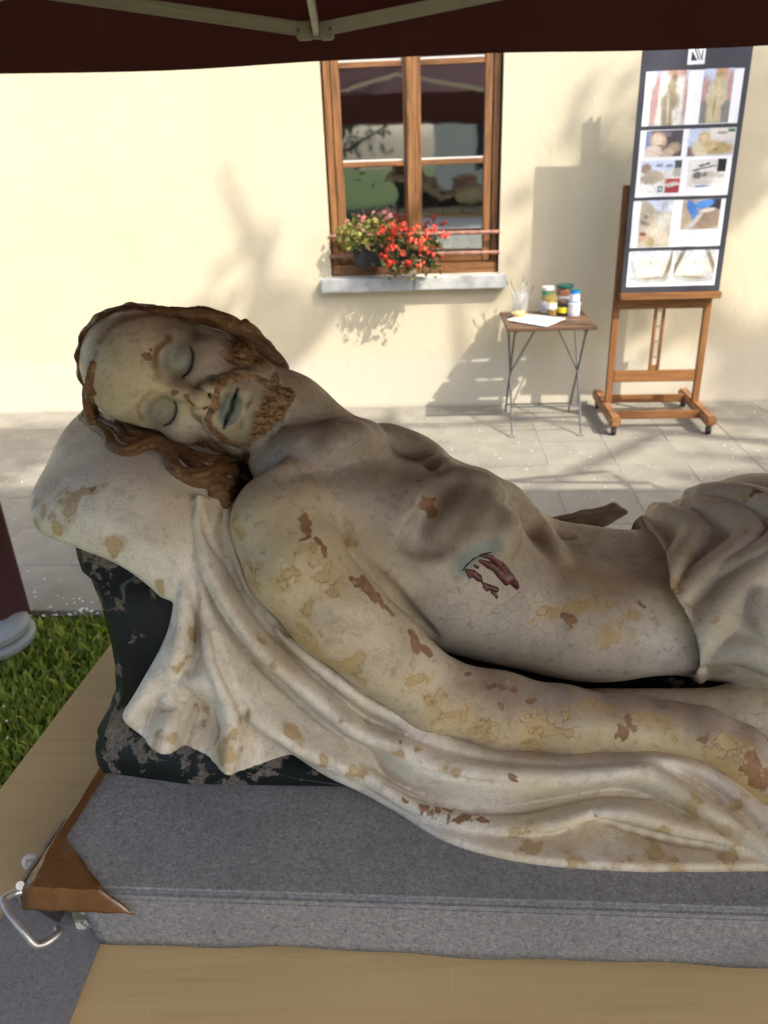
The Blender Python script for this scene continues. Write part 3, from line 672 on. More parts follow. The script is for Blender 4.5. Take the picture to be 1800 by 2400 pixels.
def planter(name, x0, x1, z0, z1_, label, leaves, leafcols, spots, bcol, seed, bl_size, yy):
    e = empty(name, (0, 0, 0)); e.location = hw((x0 + x1) / 2, yy, z0); e.rotation_euler = (0, 0, WYAW); tag(e, label, 'flower box')
    W_ = (x1 - x0) / 2; H = z1_ - z0; m_ = MB(); t = 0.012
    m_.add([(-W_ + t, -.055, 0), (W_ - t, -.055, 0), (W_ - t, .045, 0), (-W_ + t, .045, 0), (-W_, -.068, H), (W_, -.068, H), (W_, .056, H), (-W_, .056, H), (-W_ + .008, -.060, H), (W_ - .008, -.060, H), (W_ - .008, .048, H), (-W_ + .008, .048, H), (-W_ + .008, -.058, H - .02), (W_ - .008, -.058, H - .02), (W_ - .008, .046, H - .02), (-W_ + .008, .046, H - .02)],
           [(0, 3, 2, 1), (0, 1, 5, 4), (1, 2, 6, 5), (2, 3, 7, 6), (3, 0, 4, 7), (4, 5, 9, 8), (5, 6, 10, 9), (6, 7, 11, 10), (7, 4, 8, 11), (8, 9, 13, 12), (9, 10, 14, 13), (10, 11, 15, 14), (11, 8, 12, 15), (12, 13, 14, 15)])
    m_.build('planter', BOX, e)
    link_mesh('foliage', leaf_mesh('foliage', leaves, 0.034, leafcols, seed), kl.m, e)
    rg = random.Random(seed); base = []
    for v in range(3):                      # three shapes of flower head, many small petals each
        m_ = MB()
        for i in range(26):
            a = rg.uniform(0, 6.28); b = math.acos(rg.uniform(-0.5, 1)); r = bl_size * rg.uniform(0.6, 1.0); c = Vector((math.sin(b) * math.cos(a), math.sin(b) * math.sin(a), math.cos(b) * 0.8)) * r
            n_ = c.normalized(); u = n_.orthogonal().normalized() * bl_size * 0.42; w2 = n_.cross(u)
            m_.add([c, c + u + w2 * .5, c + u * 1.3 - w2 * .1 + n_ * .003, c + u * .6 - w2 * .8], [(0, 1, 2, 3)])
        base.append((m_.v, m_.f))
    for (x, y, z, s) in spots:
        v_, f_ = rg.choice(base); me = np_mesh('blossom', [(p[0] * s, p[1] * s, p[2] * s) for p in v_], f_); o = link_mesh('blossom', me, rg.choice(bcol), e); o.location = (x, y, z); o.rotation_euler = (rg.uniform(-.6, .3), rg.uniform(-.4, .4), rg.uniform(0, 6))
    return e
rg = np.random.default_rng(2)
def cloud(n, x0, x1, y0, y1, z0, z1_, seed):
    r = np.random.default_rng(seed); P = r.uniform(0, 1, (n * 3, 3)); q = (P - 0.5) * 2; ok = (np.abs(q) ** 2.4).sum(1) < 1.15; P = P[ok][:n]
    return P * [x1 - x0, y1 - y0, z1_ - z0] + [x0, y0, z0]
PINK = [plain('pink_petal', (0.62, 0.20, 0.19), 0.6), plain('pale_pink_petal', (0.66, 0.32, 0.28), 0.6)]; RED = [plain('red_petal', (0.72, 0.055, 0.03), 0.6), plain('coral_petal', (0.75, 0.12, 0.06), 0.6)]
# coordinates are local to the box: x along the wall, z above the box floor
lv1 = np.vstack([cloud(380, -0.22, 0.20, -0.11, 0.06, 0.12, 0.29, 1), cloud(30, -0.16, 0.10, -0.12, -0.04, 0.10, 0.16, 2)])
sp1 = [(random.uniform(-0.22, 0.2), random.uniform(-0.08, 0.05), 0.27 + random.uniform(-0.05, 0.07) - 0.0 * i, random.uniform(0.6, 1.05)) for i in range(18)]
planter('flower_box', -0.135, 0.085, 1.012, 1.145, 'black flower box with yellow-green leaves and small pink flowers on the sill', lv1, [(0.20, 0.24, 0.045), (0.32, 0.31, 0.08), (0.14, 0.18, 0.035), (0.26, 0.17, 0.08)], sp1, PINK, 4, 0.020, -0.075)
lv2 = np.vstack([cloud(420, -0.24, 0.20, -0.14, 0.05, -0.05, 0.22, 3), cloud(90, -0.2, 0.22, -0.18, -0.06, -0.07, 0.1, 5)])
sp2 = [(random.uniform(-0.2, 0.22), random.uniform(-0.16, 0.0), random.uniform(0.02, 0.27), random.uniform(0.9, 1.55)) for i in range(38)]
planter('flower_box', 0.105, 0.40, 1.012, 1.11, 'flower box overflowing with bright red blossoms at the window centre', lv2, [(0.10, 0.13, 0.03), (0.15, 0.16, 0.05), (0.20, 0.11, 0.07), (0.075, 0.09, 0.025)], sp2, RED, 6, 0.024, -0.16)

# ================================================================== folding bistro table with painting things
TY = -0.0575; Tb = empty('bistro_table', (0.7946, 4.8783, 0), TY); tag(Tb, 'small folding table with brown slatted top and thin grey metal legs', 'table')
SL = wood('acacia_slat', (0.15, 0.085, 0.05), 0, 0.4); STL = plain('grey_table_steel', (0.12, 0.12, 0.115), 0.45, 0.45, 0.2, 30, metal=0.4)
W_, Dp, H = 0.55, 0.54, 0.70
for i in range(6):
    y = 0.0 + i * 0.0935; MB().box((0, y, H - 0.020), (W_, y + 0.072, H)).build('slat', SL, Tb, 0.004)
for x in (0.06, W_ - 0.06): MB().box((x - 0.012, 0.03, H - 0.034), (x + 0.012, Dp - 0.03, H - 0.0205)).build('batten', STL, Tb)
for x, in ((0.055,), (W_ - 0.055,)):
    MB().tube([(x + (0.03 if x < .2 else -0.02) * 0, 0.06, H - 0.034), (x, 0.47, 0.02)], 0.007, 8).build('leg', STL, Tb, smooth=True)
    MB().tube([(x, 0.47, H - 0.034), (x, -0.005, 0.012)], 0.007, 8).build('leg', STL, Tb, smooth=True)
    s = 1 if x < 0.2 else -1
    MB().tube([(x + s * 0.16, 0.22, H - 0.034), (x, 0.245, 0.36)], 0.005, 6).build('brace', STL, Tb, smooth=True)
    MB().tube([(x - 0.02, -0.012, 0.006), (x + 0.02, 0.0, 0.006)], 0.006, 6).build('foot', STL, Tb)
for y, z in ((0.43, 0.085), (0.055, 0.11), (0.10, 0.17)): MB().tube([(0.055, y, z), (W_ - 0.055, y, z)], 0.0055, 8).build('cross_bar', STL, Tb, smooth=True)
def T2(x, y): return S(1000 + 0.27125 * x, 650 + 0.27125 * y, Z=H + 0.001)
def T2px(n, P): return n * 0.27125 / FPX * float((P - CC) @ CF)
def glassm(name, c, rough=0.05, tr=0.85):
    k = NT(name, rough, 0.5); k.color(c); k.b.inputs['Transmission Weight'].default_value = tr; k.b.inputs['IOR'].default_value = 1.25; return k.m
CLEAR = glassm('clear_plastic', (0.95, 0.95, 0.93)); 
pc = lambda n, c, r=0.35: plain(n, c, r, 0.4, 0.04)
def jar(name, cx, ybot, wpx, ytop, label, cat, parts, base=None, group=None):
    """upright jar: parts = list of (part name, material, profile in fractions of radius/height)"""
    P = T2(cx, ybot) if base is None else base; r = T2px(wpx / 2, P); h = T2px(ybot - ytop, P) / 0.97
    e = empty(name, tuple(P)); tag(e, label, cat, group)
    for pn, m_, prof in parts: MB().lathe((0, 0, 0), [(a * r, b * h) for a, b in prof], 28).build(pn, m_, e, smooth=True)
    return e, P, r, h
cyl = lambda a, b, r=1.0: [(r * 0.93, a), (r, a + 0.02), (r, b - 0.02), (r * 0.93, b)]
W = pc('white_plastic', (0.72, 0.70, 0.68)); Pu = pc('pale_lilac_label', (0.52, 0.45, 0.52)); Gn = pc('green_label', (0.05, 0.24, 0.16)); OlY = pc('olive_label', (0.35, 0.33, 0.10))
e, P, r, h = jar('paint_jar', 1022, 300, 78, 205, 'small white jar with lilac label under the green labelled jar', 'jar', [('jar_body', W, cyl(0, 0.82)), ('label', Pu, cyl(0.12, 0.7, 1.015)), ('lid', W, cyl(0.82, 1.0, 1.05))])
jar('paint_jar', 1048, 205, 100, 90, 'white lidded jar with green label on top of the lilac jar', 'jar', [('jar_body', OlY, cyl(0, 0.75)), ('label', Gn, cyl(0.42, 0.70, 1.02)), ('lid', W, cyl(0.75, 1.0, 1.08))], base=P + np.array([0.012, 0.0, h + 0.001]))
AG = glassm('amber_glass', (0.85, 0.72, 0.35)); jar('pigment_jar', 1076, 325, 90, 150, 'clear glass jar half full of yellow ochre powder', 'jar', [('glass', AG, [(0.95, 0), (1, 0.04), (1, 0.72), (0.8, 0.84), (0.8, 1.0), (0.72, 1.0), (0.72, 0.85), (0.93, 0.7), (0.93, 0.05)]), ('powder', pc('ochre_powder', (0.52, 0.30, 0.05), 0.9), [(0.9, 0.03), (0.92, 0.06), (0.92, 0.26), (0.5, 0.28)]), ('label', W, [(1.01, 0.30), (1.012, 0.31), (1.012, 0.58), (1.01, 0.59)])])
e, P, r, h = jar('varnish_jar', 1172, 320, 96, 200, 'small black jar with yellow label in front of the tall jar', 'jar', [('jar_body', pc('black_plastic', (0.02, 0.018, 0.018)), cyl(0, 0.80)), ('label', pc('yellow_label', (0.75, 0.60, 0.02)), cyl(0.14, 0.55, 1.02)), ('lid', pc('brown_lid', (0.12, 0.08, 0.05)), cyl(0.8, 1.0, 1.0))])
Pb = P + np.array([0.03, 0.10, 0]); jar('pigment_jar', 1195, 250, 138, 30, 'tall glass jar of brown pigment with dark green lid', 'jar', [('jar_body', pc('brown_content', (0.26, 0.10, 0.045), 0.2), [(0.92, 0), (1, 0.03), (1, 0.80), (0.85, 0.88)]), ('label', W, cyl(0.28, 0.62, 1.012)), ('lid', pc('dark_green_lid', (0.01, 0.10, 0.07), 0.25), cyl(0.88, 1.0, 1.04))], base=Pb)
Bu = pc('blue_label', (0.02, 0.22, 0.60)); e, P, r, h = jar('paint_jar', 1268, 325, 104, 220, 'squat white jar at the right end under the blue jar', 'jar', [('jar_body', W, cyl(0, 0.8)), ('label', Pu, cyl(0.1, 0.25, 1.01)), ('lid', W, cyl(0.8, 1.0, 1.06))])
jar('paint_jar', 1262, 210, 90, 105, 'white jar with blue bands stacked on the squat white jar', 'jar', [('jar_body', W, cyl(0, 0.82)), ('label', Bu, cyl(0.66, 0.86, 1.015)), ('base_band', Bu, cyl(0.0, 0.12, 1.02)), ('lid', pc('teal_lid', (0.02, 0.16, 0.17), 0.3), cyl(0.86, 1.0, 0.96))], base=P + np.array([0, 0, h + 0.001]))
# clear cup with brushes, bowl, palette
Pc = T2(806, 300); cup = empty('brush_cup', tuple(Pc)); tag(cup, 'clear plastic cup holding brushes at the left end of the small table', 'cup')
MB().lathe((0, 0, 0), [(0.048, 0), (0.060, 0.13), (0.0585, 0.13), (0.0465, 0.003)], 24).build('cup', CLEAR, cup, smooth=True)
Bs = pc('brush_handle', (0.50, 0.50, 0.46)); Bd = pc('dark_brush_handle', (0.20, 0.17, 0.14))
for i, (x, y, z, m_) in enumerate(((-0.085, 0.0, 0.205, Bs), (-0.055, 0.03, 0.20, Bd), (0.04, 0.02, 0.19, Bs), (0.075, -0.01, 0.17, Bd), (0.02, 0.03, 0.22, Bs))):
    b = empty('paint_brush', tuple(Pc + np.array([0, 0, 0.004]))); tag(b, ('pale paint brush leaning far left in the clear cup', 'dark paint brush leaning left in the clear cup', 'pale paint brush leaning slightly right in the clear cup', 'dark short paint brush leaning right in the clear cup', 'tallest pale paint brush upright in the clear cup')[i], 'brush')
    MB().tube([(-x * 0.25, -y * .3, 0), (x * 0.6, y * .6, z * 0.6), (x, y, z * 0.85)], [0.0022, 0.004, 0.0028], 8).build('handle', m_, b, smooth=True)
    MB().tube([(x, y, z * 0.85), (x * 1.08, y, z * 0.94), (x * 1.12, y, z)], [0.0035, 0.005, 0.001], 8).build('bristles', Bd, b, smooth=True)
Pw = T2(800, 352); bowl = empty('bowl', tuple(Pw)); tag(bowl, 'small tan bowl with sponge pieces beside the white palette', 'bowl')
MB().lathe((0, 0, 0), [(0.035, 0), (0.050, 0.035), (0.046, 0.035), (0.03, 0.006)], 24).build('bowl', pc('tan_bowl', (0.60, 0.42, 0.20), 0.7), bowl, smooth=True)
for dx_, dy_ in ((-0.015, 0), (0.018, 0.012), (0.0, -0.018)): MB().lathe((dx_, dy_, 0.012), [(0.008, 0), (0.02, 0.01), (0.022, 0.022), (0.012, 0.034), (0.004, 0.037)], 9).build('sponge', pc('sponge', (0.66, 0.47, 0.22), 0.9), bowl, smooth=True)
kpz = NT('palette_white', 0.4, 0.4); nn = kpz.noise(26, 3, 0.5, None, 1.0); n2 = kpz.noise(14, 3); kpz.color(kpz.mix(kpz.ramp(nn, 0.60, 0.66, 0, 0.75), (0.80, 0.80, 0.77), kpz.mix(kpz.ramp(n2, 0.4, 0.6), (0.42, 0.38, 0.30), (0.22, 0.26, 0.22))))
pq = [T2(690, 378) + [0, 0, 0.004], T2(1030, 436) + [0, 0, 0.004], T2(1205, 366) + [0, 0, 0.004], T2(870, 326) + [0, 0, 0.004]]
pp = MB().prism([Vector(p) for p in pq], (0, 0, 0), (0, 0, 0.006)).build('palette', kpz.m, None, 0.002); tag(pp, 'white rectangular palette with faint paint smears on the slatted table', 'palette')

# ================================================================== easel with the photo board
pl = S(1424.6, 941.7, Z=0.13); pr = S(1628, 939, Z=0.13); mid = (pl + pr) / 2; ey = math.atan2(pr[1] - pl[1], pr[0] - pl[0])
ez = empty('easel', (mid[0], mid[1], 0), ey); tag(ez, 'brown wooden studio easel on castors by the wall', 'easel')
EW = wood('easel_wood', (0.24, 0.105, 0.036), 2, 0.35); EWX = wood('easel_wood_rail', (0.24, 0.105, 0.036), 0, 0.35); EWY = wood('easel_wood_runner', (0.27, 0.13, 0.055), 1, 0.3)
hw_ = np.linalg.norm(pr - pl) / 2
bpy.context.view_layer.update()
def e_loc(sx, sy, yl):            # view point -> easel coordinates on the plane y = yl
    Mi = ez.matrix_world.inverted(); o = Mi @ Vector(CC); d = Mi.to_3x3() @ Vector(ray_s(sx, sy)); t = (yl - o.y) / d.y; return o + d * t
E3 = lambda x, y, yl: e_loc(1350 + 0.27125 * x, 600 + 0.27125 * y, yl)
for s in (-1, 1): MB().box((s * hw_ - 0.022, -0.016, 0.115), (s * hw_ + 0.022, 0.016, 1.48)).build('post', EW, ez, 0.004)
fy = E3(350, 1430, 0)  # runner ends
for s in (-1, 1):
    MB().box((s * (hw_ + 0.012) - 0.034, -0.34, 0.062), (s * (hw_ + 0.012) + 0.034, 0.32, 0.128)).build('runner', EWY, ez, 0.012)
    for y in (-0.30, 0.28):
        MB().tube([(s * (hw_ + 0.012) - 0.012, y, 0.026), (s * (hw_ + 0.012) + 0.012, y, 0.026)], 0.026, 16).build('castor', plain('black_rubber', (0.02, 0.02, 0.02), 0.5), ez, smooth=True)
        MB().box((s * (hw_ + 0.012) - 0.016, y - 0.010, 0.03), (s * (hw_ + 0.012) + 0.016, y + 0.010, 0.066)).build('castor_fork', STL, ez)
z_r = E3(650, 1040, -0.016).z
MB().box((-hw_ + 0.022, -0.014, z_r - 0.038), (hw_ - 0.022, 0.012, z_r + 0.038)).build('rail', EWX, ez, 0.004)
MB().box((-hw_ - 0.02, -0.19, 0.068), (hw_ + 0.02, -0.165, 0.122)).build('rail', EWX, ez, 0.004); MB().box((-hw_ - 0.02, 0.17, 0.068), (hw_ + 0.02, 0.195, 0.122)).build('rail', EWX, ez, 0.004)
YP = -0.075                                      # front plane of the photo board
bb = E3(385, 322, YP); br2 = E3(1237, 297, YP); pw0, pw1 = bb.x, br2.x; zb = (bb.z + br2.z) / 2
MB().box((pw0 - 0.004, YP - 0.030, zb - 0.042), (pw1 + 0.010, 0.03, zb - 0.002)).build('ledge', EWX, ez, 0.004)
MB().box((-hw_ - 0.01, -0.02, zb - 0.115), (hw_ + 0.01, 0.014, zb - 0.045)).build('rail', EWX, ez, 0.004)
xm = (E3(665, 900, 0).x + E3(745, 430, 0).x) / 2
for s in (-1, 1): MB().box((xm + s * 0.025 - 0.009, -0.012, z_r + 0.039), (xm + s * 0.025 + 0.009, 0.012, 2.44)).build('mast', EW, ez, 0.003)
MB().box((xm - 0.0155, -0.006, z_r + 0.04), (xm + 0.0155, 0.010, z_r + 0.07)).build('mast_block', EWX, ez)
for i in range(5): MB().box((xm - 0.0155, -0.010, z_r + 0.12 + 0.10 * i), (xm + 0.0155, 0.010, z_r + 0.128 + 0.10 * i)).build('ratchet_pin', STEEL, ez)
MB().box((xm - 0.048, -0.022, 2.06), (xm + 0.048, -0.0125, 2.45)).build('clamp', EWX, ez, 0.004)
# photo board
pb = empty('photo_board', (0, 0, 0)); pb.matrix_world = ez.matrix_world @ Matrix.Translation((0, YP, zb)); tag(pb, 'tall dark grey display board with restoration photographs on the easel', 'board')
BK = plain('dark_board', (0.050, 0.050, 0.062), 0.35, 0.45, 0.05, 4)
PH = 1.42
MB().box((pw0, 0, 0), (pw1, 0.008, PH)).build('backing', BK, pb, 0.001)
def PB(x, y):
    p = e_loc(1400 + 0.28935 * x, 80 + 0.28935 * y, YP); return p.x, p.z - zb
def quadrect(c):
    q = [PB(*p) for p in c]; return (q[0][0] + q[2][0]) / 2, (q[1][0] + q[3][0]) / 2, (q[2][1] + q[3][1]) / 2, (q[0][1] + q[1][1]) / 2      # x0,x1,z0,z1
PAPER = plain('print_paper', (0.80, 0.81, 0.82), 0.35, 0.4, 0.02)
def paper(c, y=-0.0015):
    x0, x1, z0, z1_ = quadrect(c); return MB().box((x0, y, z0), (x1, -0.0002, z1_)).build('print', PAPER, pb)
papers = [paper(c) for c in ([(395, 310), (1190, 270), (360, 750), (1135, 718)], [(350, 785), (1125, 750), (305, 1325), (1055, 1300)], [(295, 1355), (1045, 1330), (262, 1735), (990, 1710)], [(262, 1765), (985, 1745), (230, 2050), (945, 2030)])]
kph = NT('photo_print', 0.3, 0.4); kph.color(kph.attr('Col').outputs['Color'])
def photo(parent, c, bgc, shapes, n=72, yo=-0.0022):
    """flat photographic print: soft shapes (kind, cx, cy, rx, ry, rot, colour, softness) in print coordinates, y up"""
    x0, x1, z0, z1_ = quadrect(c); u, v = np.meshgrid(np.linspace(0, 1, n), np.linspace(0, 1, n)); U = u.ravel(); Vv = v.ravel()
    C = np.tile(np.array(bgc, float), (n * n, 1))
    for kd, cx, cy, rx, ry, ro, col, sf in shapes:
        dx, dy = U - cx, Vv - cy; a, b = dx * math.cos(ro) + dy * math.sin(ro), -dx * math.sin(ro) + dy * math.cos(ro)
        d = np.hypot(a / rx, b / ry) if kd == 'e' else np.maximum(np.abs(a) / rx, np.abs(b) / ry)
        m = (1 - sstep(1 - sf, 1 + sf, d))[:, None]; C = C * (1 - m) + np.array(col) * m
    L_ = (C @ np.array([0.3, 0.6, 0.1]))[:, None]; C = C * 0.78 + L_ * np.array([1.0, 0.95, 0.86]) * 0.22; hf = fbm(np.c_[U * 26 + x0 * 91, Vv * 30 + z0 * 57, np.zeros_like(U)], 1.0, 3)[:, None]; C *= 0.72 + 0.56 * hf
    C *= (0.88 + 0.24 * fbm(np.c_[U * 7 + x0 * 31, Vv * 7 + z0 * 17, np.zeros_like(U)], 1.5, 3))[:, None]
    vs = [(x0 + (x1 - x0) * a, yo, z0 + (z1_ - z0) * b) for a, b in zip(U, Vv)]; fs = [(j * n + i, j * n + i + 1, (j + 1) * n + i + 1, (j + 1) * n + i) for j in range(n - 1) for i in range(n - 1)]
    me = np_mesh('photograph', vs, fs); set_color(me, 'Col', C); return link_mesh('photograph', me, kph.m, parent)
OCp, CRm, LBl, DK, GRY, BRN, PNK = (0.42, 0.31, 0.15), (0.62, 0.56, 0.44), (0.50, 0.58, 0.78), (0.05, 0.045, 0.05), (0.25, 0.24, 0.22), (0.30, 0.20, 0.12), (0.50, 0.28, 0.26)
photo(papers[0], [(450, 300), (745, 290), (415, 745), (705, 735)], (0.52, 0.50, 0.46), [('r', .5, .92, .6, .2, 0, LBl, .2), ('r', .62, .95, .22, .1, 0, (0.6, .3, .2), .2), ('r', .12, .45, .12, .5, -.25, PNK, .3), ('r', .92, .6, .08, .5, .2, PNK, .3), ('r', .56, .4, .34, .5, 0, (0.68, .66, .58), .15), ('e', .6, .86, .09, .09, 0, BRN, .3), ('e', .56, .68, .13, .16, 0, (.40, .32, .18), .3), ('e', .55, .45, .24, .18, 0, (.33, .27, .15), .35), ('r', .48, .2, .15, .3, .12, (.30, .25, .15), .3), ('e', .5, .3, .03, .3, .1, (.52, .46, .33), .5)])
photo(papers[0], [(860, 285), (1110, 270), (825, 725), (1060, 715)], (0.50, 0.46, 0.42), [('r', .5, .95, .6, .16, 0, LBl, .2), ('r', .6, .94, .2, .14, 0, (.62, .3, .14), .2), ('r', .05, .55, .14, .3, -.2, PNK, .4), ('r', .95, .65, .12, .3, 0, PNK, .3), ('r', .5, .18, .6, .24, 0, (.22, .21, .19), .2), ('e', .56, .86, .12, .1, 0, (.40, .27, .10), .3), ('e', .54, .68, .22, .18, 0, (.55, .44, .22), .3), ('e', .52, .48, .33, .18, 0, (.60, .50, .28), .3), ('r', .47, .24, .24, .24, .05, (.55, .45, .25), .2), ('e', .47, .3, .04, .2, 0, (.36, .28, .13), .5)])
photo(papers[1], [(400, 785), (695, 775), (380, 995), (680, 990)], (0.09, 0.075, 0.085), [('r', .06, .5, .09, .6, 0, (.2, .25, .45), .3), ('r', .5, .85, .18, .1, 0, (.22, .18, .2), .3), ('e', .34, .62, .22, .32, .2, (.60, .40, .22), .2), ('e', .33, .64, .13, .22, .2, (.70, .57, .44), .4), ('e', .40, .36, .16, .1, 0, (.33, .17, .08), .4), ('e', .22, .14, .26, .30, 0, (.68, .57, .46), .25), ('e', .78, .32, .18, .22, -.3, (.42, .30, .20), .4), ('e', .62, .12, .16, .2, 0, (.55, .42, .28), .4)])
photo(papers[1], [(745, 770), (1125, 750), (725, 990), (1090, 980)], (0.50, 0.52, 0.56), [('r', .1, .6, .14, .5, 0, LBl, .3), ('r', .75, .8, .3, .25, 0, (.66, .63, .55), .15), ('r', .72, .82, .1, .05, 0, (.3, .28, .3), .2), ('r', .92, .9, .08, .06, 0, (.08, .16, .12), .2), ('e', .08, .14, .14, .22, 0, (.25, .13, .17), .3), ('e', .62, .28, .42, .24, -.1, (.42, .31, .12), .25), ('e', .5, .4, .15, .18, 0, (.50, .38, .17), .4), ('e', .26, .2, .15, .35, .3, (.58, .50, .32), .3), ('e', .34, .66, .13, .2, 0, (.55, .38, .15), .25), ('e', .35, .66, .07, .12, 0, (.66, .50, .28), .4), ('e', .62, .22, .06, .05, 0, (.26, .18, .08), .5)])
photo(papers[1], [(360, 1030), (685, 1020), (335, 1295), (660, 1280)], (0.72, 0.70, 0.68), [('r', .5, .9, .6, .2, 0, (.55, .64, .82), .2), ('r', .45, .86, .08, .04, 0, (.2, .25, .35), .3), ('r', .7, .84, .08, .04, 0, (.2, .25, .35), .3), ('r', .93, .88, .1, .14, 0, (.06, .09, .09), .2), ('e', .13, .76, .13, .16, 0, (.30, .22, .15), .3), ('e', .36, .54, .26, .16, -.4, (.46, .38, .28), .3), ('e', .2, .42, .22, .14, -.3, (.36, .29, .22), .4), ('e', .92, .62, .14, .14, 0, (.46, .42, .36), .3), ('r', .85, .36, .22, .08, 0, (.55, .05, .05), .2), ('r', .82, .1, .18, .13, 0, (.42, .03, .035), .08), ('e', .8, .26, .16, .07, .3, (.62, .56, .48), .3), ('r', .52, .13, .06, .09, 0, (.08, .2, .2), .2), ('e', .52, .13, .025, .04, 0, (.7, .75, .75), .2)])
photo(papers[1], [(740, 1020), (1050, 1005), (725, 1240), (1020, 1235)], (0.66, 0.65, 0.62), [('r', .9, .78, .13, .24, 0, (.025, .02, .025), .1), ('r', .35, .78, .08, .04, .3, (.12, .1, .09), .2), ('r', .5, .84, .06, .04, .3, (.12, .1, .09), .2), ('r', .45, .70, .3, .025, .25, (.14, .12, .1), .3), ('r', .2, .62, .08, .03, .3, (.15, .13, .1), .3), ('e', .62, .42, .42, .12, -.1, (.46, .43, .37), .3), ('e', .25, .42, .12, .14, 0, (.16, .14, .11), .4), ('e', .46, .46, .06, .08, 0, (.2, .18, .15), .3), ('e', .5, .22, .46, .12, .05, (.58, .55, .50), .3), ('e', .52, .12, .16, .12, 0, (.52, .50, .47), .3), ('r', .4, .02, .16, .04, 0, (.05, .2, .5), .3)])
photo(papers[2], [(355, 1350), (615, 1340), (325, 1725), (580, 1720)], (0.45, 0.39, 0.30), [('r', .6, .9, .5, .13, -.1, (.58, .66, .84), .2), ('r', .75, .86, .1, .1, 0, (.45, .5, .55), .2), ('e', .25, .72, .4, .2, -.6, (.46, .39, .28), .2), ('e', .8, .58, .3, .16, .4, (.50, .49, .42), .4), ('e', .18, .65, .08, .04, 0, (.22, .18, .14), .4), ('e', .4, .42, .45, .05, -.35, (.17, .14, .09), .5), ('e', .6, .22, .5, .2, -.35, (.55, .48, .36), .3), ('e', .1, .22, .2, .1, .2, (.52, .28, .20), .3), ('e', .14, .28, .1, .04, 0, (.14, .08, .06), .4), ('e', .4, .1, .12, .16, .8, (.38, .28, .12), .5)])
photo(papers[2], [(695, 1345), (1005, 1330), (670, 1585), (975, 1575)], (0.46, 0.36, 0.26), [('e', .1, .4, .22, .4, -.3, (.48, .36, .22), .3), ('e', .75, .3, .4, .28, .3, (.36, .25, .16), .25), ('e', .3, .2, .08, .4, -.6, (.62, .58, .50), .4), ('r', .9, .85, .2, .2, 0, (.05, .04, .06), .25), ('e', .56, .84, .26, .14, .3, (.05, .26, .72), .15), ('e', .25, .72, .12, .28, .3, (.04, .22, .62), .2), ('e', .35, .5, .06, .18, -.5, (.05, .26, .70), .25), ('e', .68, .64, .2, .06, .2, (.72, .64, .56), .3)])
for c in ([(275, 1760), (610, 1750), (250, 2020), (590, 2010)], [(635, 1750), (970, 1745), (605, 2010), (930, 2000)]):
    k_ = 0 if c[0][0] < 400 else 1
    photo(papers[3], c, (0.56, 0.57, 0.56), [('e', .5, .85, .5, .22, 0, (.52, .58, .64), .4), ('e', .5, .45, .36, .3, 0, (.66, .58, .47), .4), ('e', .5, .42, .22, .18, 0, (.74, .70, .64), .5), ('e', .5, .6, .02, .05, 0, (.28, .22, .16), .5), ('e', .5, .14, .42, .05, .08 - .2 * k_, (.34, .28, .18), .5), ('e', .3, .08, .3, .05, -.3, (.42, .43, .42), .5), ('e', .75, .06, .3, .06, .3, (.46, .47, .46), .5), ('r', .95 if not k_ else .08, .6, .05, .45, -.2 if not k_ else -.3, (.22, .17, .09), .5), ('r', .92 if k_ else .04, .6, .05, .45, .35, (.25, .2, .1) if k_ else (.4, .45, .5), .5)])
# square emblem at the head of the board
x0, x1, z0, z1_ = quadrect([(740, 105), (880, 98), (730, 248), (868, 243)]); lg_ = MB().box((x0, -0.0018, z0), (x1, -0.0003, z1_)).build('emblem', PAPER, pb)
INK = plain('emblem_ink', (0.03, 0.035, 0.05), 0.5); w_ = x1 - x0; h_ = z1_ - z0
def ink(pts): MB().prism([(x0 + a * w_, -0.0021, z0 + b * h_) for a, b in pts], (0, 0, 0), (0, -0.0004, 0)).build('emblem_stroke', INK, lg_)
ink([(.20, .22), (.56, .22), (.20, .80)]); ink([(.80, .82), (.86, .82), (.86, .24), (.80, .24)]); ink([(.34, .86), (.42, .86), (.70, .26), (.62, .26)]); ink([(.50, .86), (.56, .86), (.80, .36), (.80, .26)])

# ================================================================== the recumbent statue
HS = D(367, 833, Y=0.90)
_w = (CC - HS) / np.linalg.norm(CC - HS)
HN = 0.97 * _w - 0.06 * CR - 0.16 * CU; HN /= np.linalg.norm(HN)
HB = -0.925 * CR + 0.38 * CU; HB -= (HB @ HN) * HN; HB /= np.linalg.norm(HB)
HA = np.cross(HB, HN)
HR = np.stack([HA, HB, HN], 1)
def HL(a, b, c): return HS + (HA * a + HB * b + HN * c) / 1000.0
def to_head(P): return ((P - HS) @ HR) * 1000.0

def tilt(deg):
    c, s = math.cos(rad(deg)), math.sin(rad(deg))
    return np.array([[c, 0, s], [0, 1, 0], [-s, 0, c]])
def mm(*r): return tuple(x / 1000.0 for x in r)
def dch(lst):                        # [(dx,dy,Y,rpx)...] -> points, radii
    P = [D(x, y, Y=Y) for x, y, Y, r in lst]; return P, [pxr(l[3], p) for l, p in zip(lst, P)]
def z1(x, y): return (400 + 0.3617 * x) / 1.085, (1080 + 0.3617 * y) / 1.085       # detail crops of the view -> overview
def z6(x, y): return 829.5 + 0.5207 * x, 1059.9 + 0.5207 * y
def zt(x, y): return (600 + 0.42194 * x) / 1.085, (920 + 0.42194 * y) / 1.085
def zl(x, y): return (1100 + 0.42194 * x) / 1.085, (1080 + 0.42194 * y) / 1.085
def zh(x, y): return (150 + 0.36166 * x) / 1.085, (680 + 0.36166 * y) / 1.085

